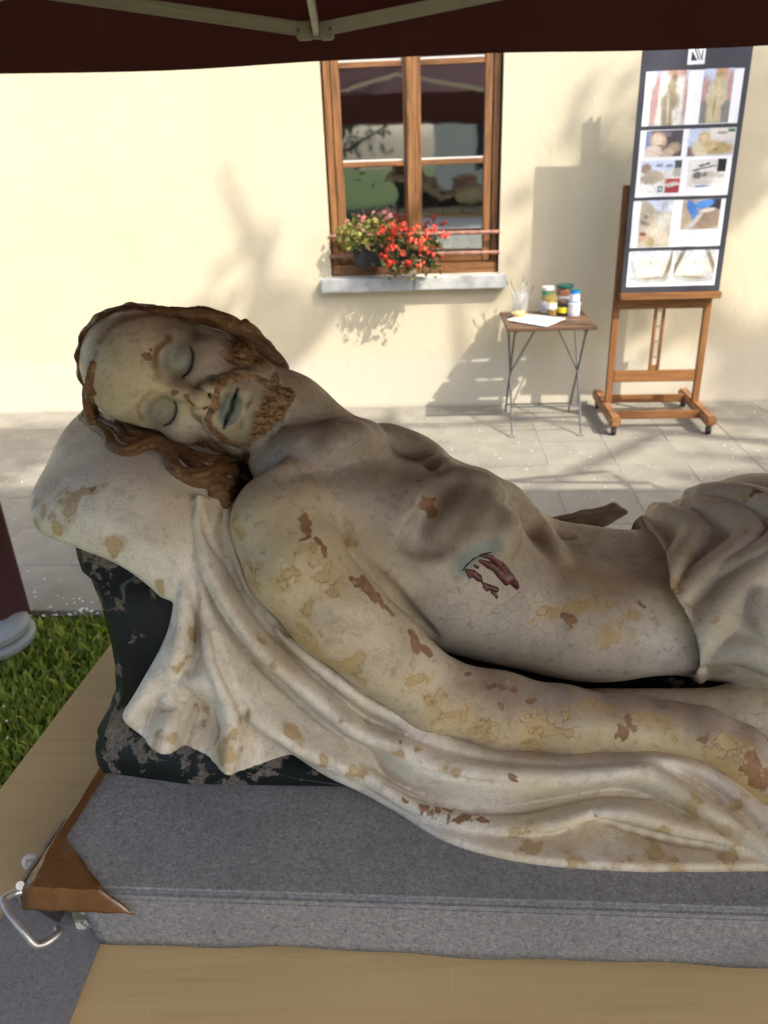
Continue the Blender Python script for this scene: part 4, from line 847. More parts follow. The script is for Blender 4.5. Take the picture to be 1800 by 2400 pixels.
def head_prims(f):
    E_ = lambda c, r, k=0.0, op='u': f.ell(HL(*c), mm(*r), HR, k / 1000, op)
    def C_(pts, rs, k=0.0, op='u'): f.chain([HL(*p) for p in pts], [r / 1000 for r in rs], k / 1000, op)
    E_((0, 30, -82), (71, 84, 96))
    E_((0, -30, -52), (61, 88, 56), 30)
    E_((0, -78, -34), (50, 42, 44), 26)
    E_((0, 48, -28), (56, 40, 34), 30)                       # forehead
    for s in (-1, 1):
        C_([(s * 50, 14, -22), (s * 34, 21, -8), (s * 14, 17, -4), (s * 6, 8, -4)], [7, 9, 8, 6], 14)   # brow ridge
        E_((s * 45, -30, -22), (22, 18, 18), 22)             # cheekbone
        E_((s * 31, -3, 10), (18, 13, 15), 12, 's')          # socket
        E_((s * 31, -1, -15.5), (17.5, 14.5, 16.5), 4)           # closed lid over the eye
        C_([(s * 15, -11, -3), (s * 22, -15, 0), (s * 32, -16.5, 0.5), (s * 42, -14, -4), (s * 48, -9, -10)], [1.6, 2.2, 2.4, 2.0, 1.5], 2.5, 's')
        C_([(s * 16, -15, -5), (s * 25, -20.5, -4), (s * 36, -20.5, -5), (s * 46, -14, -12)], [3, 4.5, 4.5, 3], 6)   # lower lid
    C_([(0, 10, -2), (0, -12, 10), (0, -34, 21)], [8, 8.5, 9.5], 9)
    C_([(0, -36, 22), (0, -42, 18)], [9, 7], 6)
    for s in (-1, 1):
        E_((s * 13, -40, 9), (8, 9, 10), 6)
        C_([(s * 7, -46, 8), (s * 6.5, -44, 16)], [3.6, 3.6], 2, 's')
        C_([(s * 22, -40, -2), (s * 34, -62, -6)], [3.5, 3], 9, 's')           # fold beside nose
    E_((0, -70, -4), (31, 24, 15), 16)
    C_([(-21, -71, 4), (-10, -66, 11), (0, -67, 13), (10, -66, 11), (21, -71, 4)], [2.5, 5, 4.6, 5, 2.5], 4)
    C_([(-20, -75, 4), (-8, -80, 11), (0, -81, 12), (8, -80, 11), (20, -75, 4)], [2.5, 5.4, 6, 5.4, 2.5], 4)
    C_([(-24, -73, 6), (-9, -72, 15), (0, -73.5, 16.5), (9, -72, 15), (24, -73, 6)], [1.4, 2.6, 2.8, 2.6, 1.4], 2, 's')
    C_([(-16, -90, 8), (16, -90, 8)], [4, 4], 10, 's')
    E_((0, -104, -4), (24, 17, 18), 14)                      # chin
    # ear (his left, uppermost)
    E_((66, -14, -82), (10, 30, 18), 6); E_((76, -12, -78), (5, 20, 9), 5, 's')
    E_((64, -42, -72), (8, 10, 9), 8)
    # moustache and beard as carved tufts
    for s in (-1, 1):
        C_([(s * 2, -54, 13), (s * 15, -49, 9), (s * 28, -56, 4), (s * 38, -70, -4), (s * 43, -86, -12), (s * 40, -106, -16)], [2.5, 4, 5, 6, 6.5, 6], 5)
        C_([(s * 6, -57, 12), (s * 20, -54, 9), (s * 33, -63, 1), (s * 39, -78, -8)], [2, 3, 3.5, 3], 3)
        C_([(s * 60, -40, -48), (s * 58, -70, -40), (s * 46, -96, -28), (s * 26, -116, -14)], [7, 10, 12, 12], 14)
        for i in range(7):
            u = i / 6; a0 = s * (4 + 40 * u); 
            C_([(a0 * 0.85, -98 + 8 * u, -2 - 22 * u), (a0, -116 + 6 * u, 1 - 24 * u), (a0 * 0.8 + s * 5, -131 + 16 * u, -5 - 26 * u), (a0 * 0.7 + s * 2, -139 + 22 * u, -11 - 26 * u)],
               [5, 6.5, 5, 2], 3.5)
        for i in range(4):
            a0 = s * (7 + 8 * i)
            C_([(a0, -120, -18), (a0 * 1.1, -134, -16), (a0 * 0.8, -143, -22)], [8, 7, 2.5], 5)
    C_([(-2, -94, 10), (0, -110, 14), (3, -124, 8)], [2.5, 5, 3], 4)
    C_([(0, -128, 4), (0, -142, -6)], [2.2, 2.8], 3, 's')

def body_prims(f):
    # trunk
    f.ell((-0.015, 0.985, 1.292), (0.115, 0.185, 0.076), tilt(28))
    f.ell((0.075, 0.985, 1.226), (0.165, 0.165, 0.108), tilt(28), 0.05)
    f.ell((0.27, 0.985, 1.150), (0.20, 0.155, 0.094), tilt(6), 0.05)
    f.ell((0.50, 0.985, 1.145), (0.17, 0.168, 0.094), None, 0.05)
    f.chain([(-0.12, 0.87, 1.07), (0.12, 0.845, 1.058), (0.45, 0.825, 1.058), (0.78, 0.81, 1.075)], [0.03, 0.032, 0.036, 0.036], 0.014)
    # near breast and far breast
    f.ell(D(845, 1112, Y=0.93), (0.095, 0.075, 0.05), tilt(30), 0.045)
    f.ell(D(890, 1062, Y=1.07), (0.10, 0.075, 0.05), tilt(30), 0.04)
    # lower ribs, both sides
    f.ell(D(1010, 1165, Y=0.93), (0.10, 0.075, 0.085), tilt(34), 0.05)
    f.ell(D(1080, 1135, Y=1.07), (0.08, 0.07, 0.05), tilt(34), 0.05)
    # hollow of the belly under the ribs
    f.ell((0.285, 0.985, 1.352), (0.13, 0.13, 0.115), tilt(4), 0.06, 's')
    # neck with its tendon
    P, R = dch([(530, 850, 0.985, 82), (620, 900, 0.985, 84), (725, 985, 0.985, 96)]); f.chain(P, R, 0.03)
    P, R = dch([(575, 970, 0.915, 22), (640, 965, 0.905, 24), (705, 960, 0.92, 24), (750, 960, 0.95, 20)]); f.chain(P, R, 0.03)
    P, R = dch([(560, 1000, 0.90, 22), (650, 985, 0.89, 22), (740, 955, 0.93, 22)]); f.chain(P, R, 0.02)     # collar bone
    # near shoulder, upper arm, forearm, hand
    P, R = dch([(740, 1080, 0.94, 92), (618, 1124, 0.845, 110)]); f.chain(P, R, 0.035)
    P, R = dch([(610, 1134, 0.832, 112), (643, 1218, 0.80, 110), (722, 1316, 0.778, 103), (826, 1408, 0.770, 92), (925, 1490, 0.768, 82)])
    f.chain(P, R, 0.009)
    P, R = dch([(935, 1500, 0.772, 80), (1080, 1536, 0.765, 80), (1220, 1558, 0.757, 72), (1350, 1569, 0.75, 62), (1450, 1577, 0.745, 56), (1520, 1590, 0.735, 58), (1590, 1630, 0.722, 64), (1650, 1700, 0.705, 66), (1720, 1790, 0.70, 60)])
    f.chain(P, R, 0.015)
    # far shoulder and arm, far hand lying on the cloth
    P, R = dch([(800, 990, 1.10, 60), (860, 1020, 1.16, 62), (980, 1080, 1.19, 58), (1120, 1160, 1.19, 40), (1220, 1145, 1.20, 22), (1300, 1118, 1.205, 11), (1340, 1108, 1.205, 10)])
    f.chain(P, R, 0.03)
    P, R = dch([(1180, 1126, 1.18, 7), (1260, 1110, 1.18, 7), (1325, 1096, 1.18, 8), (1350, 1106, 1.18, 7)]); f.chain(P, R, 0.012)

REC = []
def surf_chain(f, pts, rs, k, sink=0.4, op='u'):
    """a ridge (or groove) laid along the surface under the listed view points"""
    Q = catmull(np.array(pts, float), max(6, len(pts) * 2)); P = []; R = []
    rr = np.interp(np.linspace(0, 1, len(Q)), np.linspace(0, 1, len(rs)), rs)
    hits = [f.cast(x * 1.085, y * 1.085) for x, y in Q]
    for h_, r in zip(hits, rr):
        if h_ is None: continue
        d = (h_ - CC) / np.linalg.norm(h_ - CC)
        P.append(h_ + d * r * sink); R.append(r)
    if len(P) > 1:
        f.chain(P, R, k, op); REC.append((P, R, k, op))
    return P

FB = Field((-0.30, 0.62, 1.03), (0.80, 1.30, 1.56), 0.003)
body_prims(FB)
RIDGES = [
    ([zt(480, 250), zt(680, 272), zt(830, 312), zt(1000, 412), zt(1080, 492)], [0.012, 0.012, 0.010], 0.03, 0.9),
    ([zt(1090, 500), zt(1200, 530), zt(1350, 592), zt(1480, 705), zt(1600, 835), zt(1650, 930)], [0.012, 0.016, 0.012], 0.024, 0.6),
    ([zt(1000, 640), zt(1040, 720), zt(1010, 800)], [0.010, 0.012, 0.006], 0.03, 0.9),
]
_fr = [D(x, y + 17, Y=1.055) for x, y in (zt(620, 215), zt(720, 232), zt(900, 298), zt(1080, 420), zt(1250, 472), zt(1400, 552), zt(1480, 650), zt(1560, 740))]
FAR_P = _fr; FAR_R = [pxr(r, q) for r, q in zip((8, 13, 16, 16, 17, 17, 14, 8), _fr)]
FB.chain(FAR_P, FAR_R, 0.035); REC.append((FAR_P, FAR_R, 0.035, 'u'))
surf_chain(FB, [zt(640, 236), zt(760, 268), zt(900, 338), zt(1040, 440), zt(1150, 498), zt(1300, 562), zt(1420, 648)], [0.006, 0.009, 0.008, 0.009, 0.006], 0.016, 0.0, 's')
RIDGES += [([zt(1180, 590), zt(1130, 700), zt(1040, 800)], [0.005, 0.007, 0.004], 0.03, 0.9), ([zt(1290, 640), zt(1240, 780), zt(1150, 880)], [0.005, 0.007, 0.004], 0.03, 0.9), ([zt(1390, 720), zt(1350, 850)], [0.005, 0.006], 0.03, 0.9)]
GROOVES = [([zt(462, 660), zt(478, 740), zt(505, 835), zt(570, 935), zt(668, 1022), zt(778, 1135), zt(890, 1255), zt(985, 1345)], [0.003, 0.005, 0.006, 0.006, 0.004, 0.002], 0.012, 0.3),
    ([zt(60, 430), zt(200, 385), zt(330, 320), zt(420, 265)], [0.004, 0.005, 0.004], 0.016, 0.2), ([zt(1080, 540), zt(1060, 640), zt(1000, 760), zt(900, 820)], [0.004, 0.008, 0.008, 0.004], 0.035, 0.4)]
for pts_, rs_, k_, sk_ in GROOVES: surf_chain(FB, pts_, rs_, k_, sk_, 's')
RIDGES += [([zt(120, 460), zt(230, 410), zt(350, 345), zt(440, 285)], [0.006, 0.008, 0.006], 0.02, 0.6)]
CAST = []
for pts, rs, k, sink in RIDGES:
    CAST.append((surf_chain(FB, pts, rs, k, sink), rs, k))
surf_chain(FB, [zl(790, 338), zl(880, 322), zl(1000, 330)], [0.004, 0.012, 0.013], 0.045, 0.2)
# navel
_nv = FB.cast(*(np.array(zl(535, 420)) * 1.085))
NAVEL = [_nv + np.array([-0.008, 0, 0.001]), _nv + np.array([0.008, 0, 0.0])]
FB.chain(NAVEL, [0.006, 0.005], 0.010, 's')

FH0 = Field(HS + np.array([-0.17, -0.075, -0.16]), HS + np.array([0.19, 0.24, 0.15]), 0.0018)
body_prims(FH0)
for a_, b_, c_, d_ in REC: FH0.chain(a_, b_, c_, d_)
FH = Field(FH0.lo, FH0.lo + FH0.h * (FH0.n - 1.5), FH0.h); FH.F = FH0.F.copy(); head_prims(FH)
head_prims(FB)
VB, QB = FB.mesh(); VH, QH = FH.mesh()
blo = FH.lo + 0.012; bhi = FH.lo + FH.h * (FH.n - 1) - 0.012
def inside(P, e): return np.all((P > blo - e) & (P < bhi + e), 1)
cB = VB[QB].mean(1); cH = VH[QH].mean(1)
QB = QB[~inside(cB, -0.001)]; QH = QH[inside(cH, 0.001)]
V = np.vstack([VB, VH]); Q = np.vstack([QB, QH + len(VB)])
used = np.unique(Q); remap = np.full(len(V), -1); remap[used] = np.arange(len(used)); V = V[used]; Q = remap[Q]
BODY_V, BODY_Q = V, Q

# ---- cloth: pillow and the sheet that falls from it
def y0f(x): return np.interp(x, [300, 780, 1000, 1300, 1659, 1900], [0.695, 0.700, 0.655, 0.617, 0.603, 0.60])
def af(x): return np.interp(x, [300, 750, 850, 1040, 1300, 1659], [0.40, 0.40, 0.70, 1.35, 1.75, 1.9])
def sheet_pt(x, y, b):
    d = ray_s(x * 1.085, y * 1.085); a = af(x); y0 = y0f(x)
    # Y = y0 + a (z - 1.05)
    t = (y0 + a * (CAMH - 1.05)) / (d[1] - a * d[2])
    P = CC + d * t; b = max(b, (1.0555 - P[2]) / 0.00052)
    P = P - np.array([0, 0.85, -0.52]) * b / 1000.0
    return P
def loft(rows, nu, nv):
    """rows of 3D control points (each resampled to nu) -> dense grid nv x nu"""
    G = np.array([catmull(np.array(r), nu) if len(r) != nu else np.array(r) for r in rows])
    out = np.zeros((nv, nu, 3))
    for j in range(nu): 
        P = G[:, j]; Qp = np.vstack([2 * P[0] - P[1], P, 2 * P[-1] - P[-2]])
        t = np.linspace(0, len(P) - 1 - 1e-6, nv); i = t.astype(int); f = (t - i)[:, None]
        p0, p1, p2, p3 = Qp[i], Qp[i + 1], Qp[i + 2], Qp[i + 3]
        out[:, j] = 0.5 * (2 * p1 + (p2 - p0) * f + (2 * p0 - 5 * p1 + 4 * p2 - p3) * f ** 2 + (3 * p1 - p0 - 3 * p2 + p3) * f ** 3)
    return out
def rows_view(rows, nu):
    out = []
    for r in rows:
        q = catmull(np.array(r, float), nu); out.append([sheet_pt(*p) for p in q])
    return out
def solid(G, back):
    """close a grid surface with a copy shifted by vector back"""
    nv, nu, _ = G.shape; A = G.reshape(-1, 3); B = A + np.asarray(back); n = nv * nu
    fs = []
    for i in range(nv - 1):
        for j in range(nu - 1):
            a, b, c, d = i * nu + j, i * nu + j + 1, (i + 1) * nu + j + 1, (i + 1) * nu + j
            fs.append((a, b, c, d)); fs.append((n + d, n + c, n + b, n + a))
    rim = [j for j in range(nu)] + [i * nu + nu - 1 for i in range(1, nv)] + [(nv - 1) * nu + j for j in range(nu - 2, -1, -1)] + [i * nu for i in range(nv - 2, 0, -1)]
    for k in range(len(rim)):
        a, b = rim[k], rim[(k + 1) % len(rim)]; fs.append((b, a, n + a, n + b))
    return np.vstack([A, B]), fs
Z1 = lambda pts, b: [(*z1(x, y), bb) for (x, y), bb in zip(pts, b if isinstance(b, (list, tuple)) else [b] * len(pts))]
def Rr(p1, b1, p6, b6):
    b1 = b1 if isinstance(b1, list) else [b1] * len(p1); b6 = b6 if isinstance(b6, list) else [b6] * len(p6)
    return [(*z1(*p), b) for p, b in zip(p1, b1)] + [(*z6(*p), b) for p, b in zip(p6, b6)]
rowsR = [
    Rr([(430, 380), (560, 700), (700, 900), (860, 1040), (1050, 1150), (1260, 1330), (1500, 1480)], -34, [(200, 900), (420, 1000), (650, 1040), (900, 1035), (1100, 1030), (1300, 1050), (1450, 1110), (1600, 1220), (1780, 1420)], -32),
    Rr([(385, 400), (485, 700), (600, 950), (760, 1110), (920, 1210), (1100, 1365), (1300, 1515), (1500, 1625)], -16, [(170, 965), (400, 1062), (650, 1102), (900, 1100), (1100, 1092), (1290, 1122), (1400, 1172), (1520, 1262), (1740, 1500)], -10),
    Rr([(350, 420), (440, 700), (550, 920), (700, 1090), (880, 1260), (1060, 1400), (1280, 1560), (1480, 1660)], [-6, -4, -2, 2, 6, 8, 8, 7], [(160, 1000), (400, 1090), (650, 1125), (900, 1122), (1100, 1112), (1270, 1150), (1380, 1200), (1500, 1300), (1720, 1540)], [6, 5, 5, 5, 6, 2, 0, 0, 2]),
    Rr([(310, 440), (400, 760), (500, 930), (650, 1110), (790, 1270), (960, 1420), (1110, 1550), (1270, 1680), (1450, 1760)], [-12, -12, -11, -10, -10, -9, -8, -8, -4], [(180, 1060), (400, 1120), (650, 1145), (900, 1140), (1090, 1130), (1240, 1180), (1360, 1250), (1480, 1340), (1700, 1570)], [4, 7, 9, 10, 9, -6, -8, -6, 0]),
    Rr([(200, 470), (250, 680), (340, 870), (460, 1060), (620, 1240), (800, 1400), (950, 1530), (1100, 1660), (1250, 1760), (1450, 1830)], [8, 12, 14, 15, 16, 16, 16, 16, 16, 16], [(180, 1130), (400, 1170), (650, 1185), (880, 1170), (1040, 1160), (1180, 1220), (1320, 1310), (1470, 1400), (1680, 1600)], [15, 14, 13, 13, 13, 12, 12, 10, 10]),
    Rr([(170, 500), (225, 760), (330, 980), (480, 1190), (640, 1380), (790, 1520), (940, 1660), (1100, 1780), (1300, 1890)], [-2, -6, -8, -10, -11, -11, -11, -11, -11], [(0, 1205), (150, 1275), (350, 1325), (500, 1335), (650, 1315), (800, 1280), (950, 1262), (1100, 1275), (1250, 1340), (1420, 1430), (1660, 1600)], [-11, -11, -11, -11, -11, -10, -10, -8, -3, 2, 5]),
    Rr([(150, 520), (215, 900), (300, 1130), (400, 1400), (490, 1555), (620, 1680), (760, 1770), (880, 1850), (1050, 1930), (1250, 2010)], [4, 8, 10, 12, 13, 12, 11, 10, 9, 9], [(100, 1290), (300, 1370), (500, 1390), (700, 1375), (850, 1330), (1000, 1330), (1200, 1385), (1400, 1445), (1640, 1560)], [8, 6, 5, 6, 8, 9, 8, 7, 6]),
    Rr([(140, 540), (205, 950), (285, 1180), (375, 1420), (460, 1580), (590, 1700), (740, 1800), (860, 1890), (1040, 1990), (1240, 2090)], [-2, 0, 0, 2, 4, 5, 6, 6, 5, 4], [(100, 1310), (300, 1400), (500, 1430), (700, 1420), (860, 1360), (1000, 1400), (1200, 1452), (1400, 1485), (1640, 1560)], [2, 2, 1, -3, -8, -9, -8, -5, 0]),
    Rr([(130, 560), (200, 960), (280, 1200), (365, 1430), (450, 1590), (580, 1715), (725, 1810), (850, 1895), (1030, 2005), (1240, 2105)], [-6, -4, -4, -2, 0, 2, 3, 4, 4, 4], [(90, 1320), (250, 1405), (450, 1462), (700, 1500), (1000, 1520), (1300, 1520), (1600, 1520), (1700, 1530)], 4),
    Rr([(120, 580), (195, 970), (275, 1210), (358, 1440), (440, 1600), (570, 1725), (715, 1820), (845, 1902), (1020, 2015), (1235, 2118)], [-12, -10, -8, -6, -4, 0, 0, 0, 0, 0], [(85, 1330), (250, 1416), (450, 1475), (700, 1515), (1000, 1538), (1300, 1541), (1600, 1541), (1700, 1541)], 0),
    Rr([(130, 590), (200, 985), (280, 1220), (365, 1445), (450, 1600), (580, 1722), (725, 1815), (850, 1895), (1030, 2005), (1240, 2110)], -20, [(90, 1322), (250, 1410), (450, 1470), (700, 1510), (1000, 1532), (1300, 1536), (1600, 1536), (1700, 1536)], -18),
]
rowsL = [
    Z1([(60, 830), (85, 905), (78, 960), (40, 1090), (-60, 1290), (-170, 1490), (-255, 1640)], -22),
    Z1([(20, 800), (72, 905), (72, 960), (30, 1090), (-75, 1290), (-190, 1490), (-272, 1650), (-272, 1690)], [-4, -2, 0, 0, 0, 0, 2, 0]),
    Z1([(60, 600), (95, 905), (92, 1000), (60, 1120), (-40, 1320), (-150, 1510), (-235, 1640), (-250, 1730)], [2, 7, 8, 8, 7, 7, 8, 0]),
    Z1([(80, 560), (110, 905), (105, 1050), (85, 1200), (20, 1380), (-60, 1530), (-130, 1660), (-160, 1790)], [2, 12, 13, 12, 9, 2, -2, 4]),
    Z1([(95, 540), (130, 900), (125, 1080), (100, 1260), (40, 1420), (-10, 1540), (-50, 1680), (-80, 1840)], [0, 10, 8, 6, 4, 6, 8, 12]),
    Z1([(108, 530), (150, 900), (150, 1080), (140, 1280), (90, 1430), (60, 1540), (40, 1680), (25, 1870)], [-2, -2, -2, 4, 6, -2, 14, 16]),
    Z1([(118, 530), (175, 900), (185, 1100), (180, 1280), (150, 1430), (120, 1560), (95, 1660), (70, 1850)], [-4, -8, -7, 2, 10, -10, -12, -2]),
    Z1([(126, 530), (200, 930), (225, 1120), (235, 1290), (240, 1440), (200, 1560), (170, 1680), (140, 1860)], [-4, -9, -4, 6, 13, -4, -8, 2]),
    Z1([(132, 530), (215, 950), (250, 1130), (280, 1290), (330, 1430), (320, 1560), (290, 1700), (260, 1915)], [-4, 0, 10, 14, 15, 8, -2, 4]),
    Z1([(136, 530), (222, 960), (265, 1140), (305, 1310), (385, 1500), (430, 1630), (430, 1760), (400, 1990)], [-4, 4, 12, 15, 17, 20, 20, 18]),
    Z1([(140, 530), (228, 970), (275, 1150), (325, 1320), (415, 1500), (470, 1640), (475, 1790), (450, 1998)], [-4, -2, 2, 2, 2, 2, 4, 8]),
    Z1([(145, 530), (232, 975), (280, 1170), (335, 1340), (430, 1520), (520, 1660), (570, 1790), (560, 1980)], [-4, -6, -8, -9, -9, -9, -8, -2]),
    Z1([(150, 540), (238, 980), (288, 1190), (350, 1370), (440, 1550), (560, 1690), (680, 1800), (700, 1925)], [-4, -2, -3, -4, -4, -4, -4, 0]),
    Z1([(155, 545), (245, 980), (300, 1190), (375, 1400), (470, 1570), (600, 1690), (740, 1790), (845, 1885)], [-2, 2, 3, 4, 5, 5, 5, 3]),
]
_pre = [(400, 250), (372, 262), (342, 265), (300, 265), (205, 240), (178, 250), (158, 260), (146, 270), (136, 280), (126, 290), (132, 300)]
rowsR = [[(*z1(*q), r[0][2])] + r for q, r in zip(_pre, rowsR)]
rowsL = rowsL[:2] + [[(*z1(70 + 7 * i, 300), -4)] + r for i, r in enumerate(rowsL[2:])]
rowsR = rowsR[:8] + [[(x, y + float(np.interp(x, [700, 900], [0, 2])), b) for x, y, b in r] for r in rowsR[8:]]
rowsR = [[(x, y, b * 2.1) for x, y, b in r] for r in rowsR]; rowsL = [[(x, y, b * 2.2) for x, y, b in r] for r in rowsL]
GR = loft(rows_view(rowsR, 150), 150, 110)
GL = loft(rows_view(rowsL, 70), 70, 100)
# fold the lower hem of the hanging part back under
def hem_under(G, dv):
    e = G[:, -1:] + np.asarray(dv); return np.concatenate([G, e], 1)
pil = [
    [(225, 930, 1.22), (300, 900, 1.22), (380, 900, 1.22), (450, 930, 1.20), (520, 960, 1.15)],
    [(195, 905, 1.08), (262, 893, 1.08), (340, 905, 1.08), (430, 940, 1.08), (510, 980, 1.02)],
    [(150, 947, 0.98), (240, 945, 0.935), (330, 975, 0.91), (420, 1005, 0.885), (490, 1040, 0.87)],
    [(112, 1025, 0.905), (210, 1035, 0.850), (310, 1055, 0.832), (400, 1085, 0.828), (465, 1110, 0.83)],
    [(84, 1080, 0.862), (190, 1100, 0.818), (290, 1140, 0.800), (375, 1180, 0.795), (432, 1200, 0.80)],
    [(81, 1110, 0.848), (165, 1152, 0.812), (258, 1190, 0.795), (332, 1240, 0.785), (396, 1300, 0.775)],
    [(95, 1127, 0.852), (170, 1158, 0.822), (262, 1196, 0.806), (336, 1246, 0.797), (400, 1308, 0.790)],
    [(125, 1118, 0.90), (200, 1145, 0.87), (290, 1185, 0.86), (360, 1230, 0.85), (420, 1290, 0.84)],
]
rowsP = []
for r in pil:
    P = [D(x, y, Y=Y) for x, y, Y in r]
    lead = P[0] + np.array([0.012, 0.07, 0.0])
    rowsP.append(np.array([lead] + P))
GP = loft([catmull(r, 60) for r in rowsP], 60, 80)
FC = Field((-0.47, 0.50, 1.02), (0.62, 1.26, 1.50), 0.0027)
def splat(G, r0, edge, back):
    nv, nu, _ = G.shape; up2 = lambda A, ax: np.stack([np.take(A, np.arange(A.shape[ax] - 1), ax), (np.take(A, np.arange(A.shape[ax] - 1), ax) + np.take(A, np.arange(1, A.shape[ax]), ax)) / 2], ax + 1)
    G2 = up2(G, 1).reshape(nv, -1, 3); G2 = up2(G2, 0).reshape(-1, G2.shape[1], 3); nv, nu, _ = G2.shape
    ii = np.minimum(np.arange(nv), nv - 1 - np.arange(nv))[:, None]; jj = np.minimum(np.arange(nu), nu - 1 - np.arange(nu))[None, :]
    r = r0 * np.clip(np.minimum(ii, jj) / edge, 0.45, 1.0); bk = np.asarray(back) / np.linalg.norm(back)
    C = G2 + bk * r[..., None]; C = C.reshape(-1, 3); r = r.ravel(); h = FC.h
    m = int(math.ceil((r0 + 0.007) / h)); off = np.arange(-m, m + 1) * h
    base = np.rint((C - FC.lo) / h).astype(int); fr = FC.lo + base * h - C
    ok = np.all((base > m) & (base < FC.n - m - 1), 1)
    for q in np.where(ok)[0]:
        b0, b1, b2 = base[q]; f0, f1, f2 = fr[q]
        d = np.sqrt((off + f0)[:, None, None] ** 2 + (off + f1)[None, :, None] ** 2 + (off + f2)[None, None, :] ** 2) - r[q]
        w_ = FC.F[b0 - m:b0 + m + 1, b1 - m:b1 + m + 1, b2 - m:b2 + m + 1]; np.minimum(w_, d, out=w_)
splat(GR, 0.006, 8, (0, 0.85, -0.52)); splat(GL, 0.006, 6, (0, 0.85, -0.52)); splat(GP, 0.016, 8, (0.05, 0.9, -0.3))
def laplace(V, Q, it, lam=0.5):
    E_ = np.vstack([Q[:, [0, 1]], Q[:, [1, 2]], Q[:, [2, 3]], Q[:, [3, 0]]]); n = len(V); deg = np.bincount(E_.ravel(), minlength=n)[:, None]
    for k_ in range(it):
        S_ = np.stack([np.bincount(E_[:, 0], V[E_[:, 1], c], n) + np.bincount(E_[:, 1], V[E_[:, 0], c], n) for c in range(3)], 1)
        V = V + (S_ / np.maximum(deg, 1) - V) * (lam if k_ % 2 == 0 else -lam * 0.9)
    return V
for l_, r_ in (([(225, 760), (330, 980), (480, 1190), (640, 1380), (790, 1520), (940, 1660), (1100, 1780)], 0.0035), ([(250, 1010), (300, 1200), (350, 1380), (440, 1530), (485, 1640), (478, 1760), (445, 1900)], 0.004), ([(350, 640), (480, 880), (640, 1080), (780, 1250), (960, 1400), (1100, 1530), (1260, 1660)], 0.004),
                ([(150, 700), (165, 900), (180, 1100), (170, 1260), (110, 1420)], 0.003), ([(100, 1480), (180, 1560), (290, 1600), (330, 1580)], 0.004), ([(60, 1700), (90, 1640), (120, 1580)], 0.003), ([(205, 330), (225, 430), (260, 520), (330, 640)], 0.003), ([(-140, 1560), (-60, 1600), (20, 1600)], 0.003), ([(385, 400), (485, 700), (600, 950), (760, 1110), (920, 1210), (1100, 1365), (1300, 1515)], 0.004)):
    surf_chain(FC, [z1(*q) for q in l_], [r_ * 0.5, r_, r_, r_ * 0.5], 0.005, 0.0, 's')
for l_, r_ in (([(860, 1345), (1000, 1395), (1200, 1448), (1400, 1478)], 0.004), ([(0, 1205), (150, 1275), (350, 1325), (500, 1335), (650, 1315), (800, 1280), (950, 1262), (1100, 1275)], 0.004), ([(1180, 1160), (1280, 1215), (1400, 1300), (1500, 1390)], 0.004), ([(150, 1160), (400, 1215), (620, 1218)], 0.0025)):
    surf_chain(FC, [z6(*q) for q in l_], [r_ * 0.5, r_, r_, r_ * 0.5], 0.005, 0.0, 's')
CV, QC = FC.mesh(); CV = laplace(CV, QC, 8, 0.55)
cloth_me = np_mesh('drapery', CV, QC)

# ---- loincloth over the hips: the body swollen a little, with folds laid on it
FL = Field((0.20, 0.72, 1.03), (0.86, 1.30, 1.42), 0.003)
FL.ell((0.27, 0.985, 1.150), (0.20, 0.160, 0.099), tilt(6))
FL.ell((0.54, 0.985, 1.15), (0.19, 0.185, 0.110), None, 0.06)
P, R = dch([(1480, 1230, 1.06, 130), (1640, 1190, 1.06, 150), (1900, 1180, 1.06, 150)]); FL.chain(P, R, 0.05)
P, R = dch([(1570, 1330, 0.935, 90), (1720, 1330, 0.93, 118), (1900, 1345, 0.92, 125)]); FL.chain(P, R, 0.06)
f2 = [
    ([zl(800, 300), zl(870, 262), zl(1000, 268), zl(1130, 310), zl(1245, 372), zl(1235, 460), zl(1165, 540), zl(1115, 630), zl(1092, 700)], [0.002, 0.009, 0.011, 0.010, 0.008], 0.018, 0.3),
    ([zl(930, 330), zl(1015, 425), zl(1065, 520), zl(1080, 620), zl(1095, 700)], [0.007, 0.008, 0.007], 0.010, 0.4),
    ([zl(1030, 258), zl(1200, 248), zl(1400, 288), zl(1520, 350), zl(1562, 430), zl(1480, 520), zl(1370, 592), zl(1280, 660), zl(1180, 755)], [0.002, 0.011, 0.012, 0.012, 0.008], 0.018, 0.3),
    ([zl(1240, 200), zl(1400, 190), zl(1600, 230), zl(1750, 330), zl(1760, 430), zl(1660, 520), zl(1500, 592), zl(1380, 615)], [0.010, 0.013, 0.014, 0.010], 0.02, 0.3),
    ([zl(1760, 520), zl(1659, 590), zl(1560, 645), zl(1420, 800), zl(1300, 950), zl(1245, 1090)], [0.010, 0.010, 0.010, 0.008], 0.03, 0.6),
    ([zl(1095, 700), zl(1135, 765), zl(1205, 870), zl(1245, 1000), zl(1262, 1130), zl(1290, 1260)], [0.006, 0.006, 0.005], 0.010, 0.5),
    ([zl(1540, 690), zl(1600, 820), zl(1680, 950)], [0.007, 0.009, 0.007], 0.025, 0.5),
    ([zl(1330, 1090), zl(1500, 1050), zl(1750, 1130)], [0.006, 0.010, 0.012], 0.02, 0.5),
]
FL0 = FL.F.copy()
for i_, (pts, rs, k, sink) in enumerate(f2):
    g_ = FL.F; FL.F = FL0.copy(); tmp = []
    surf_P = surf_chain(FL, pts, [r * 1.5 for r in rs], k * 0.6, 0.15); FL.F = np.minimum(g_, FL.F) if i_ else FL.F
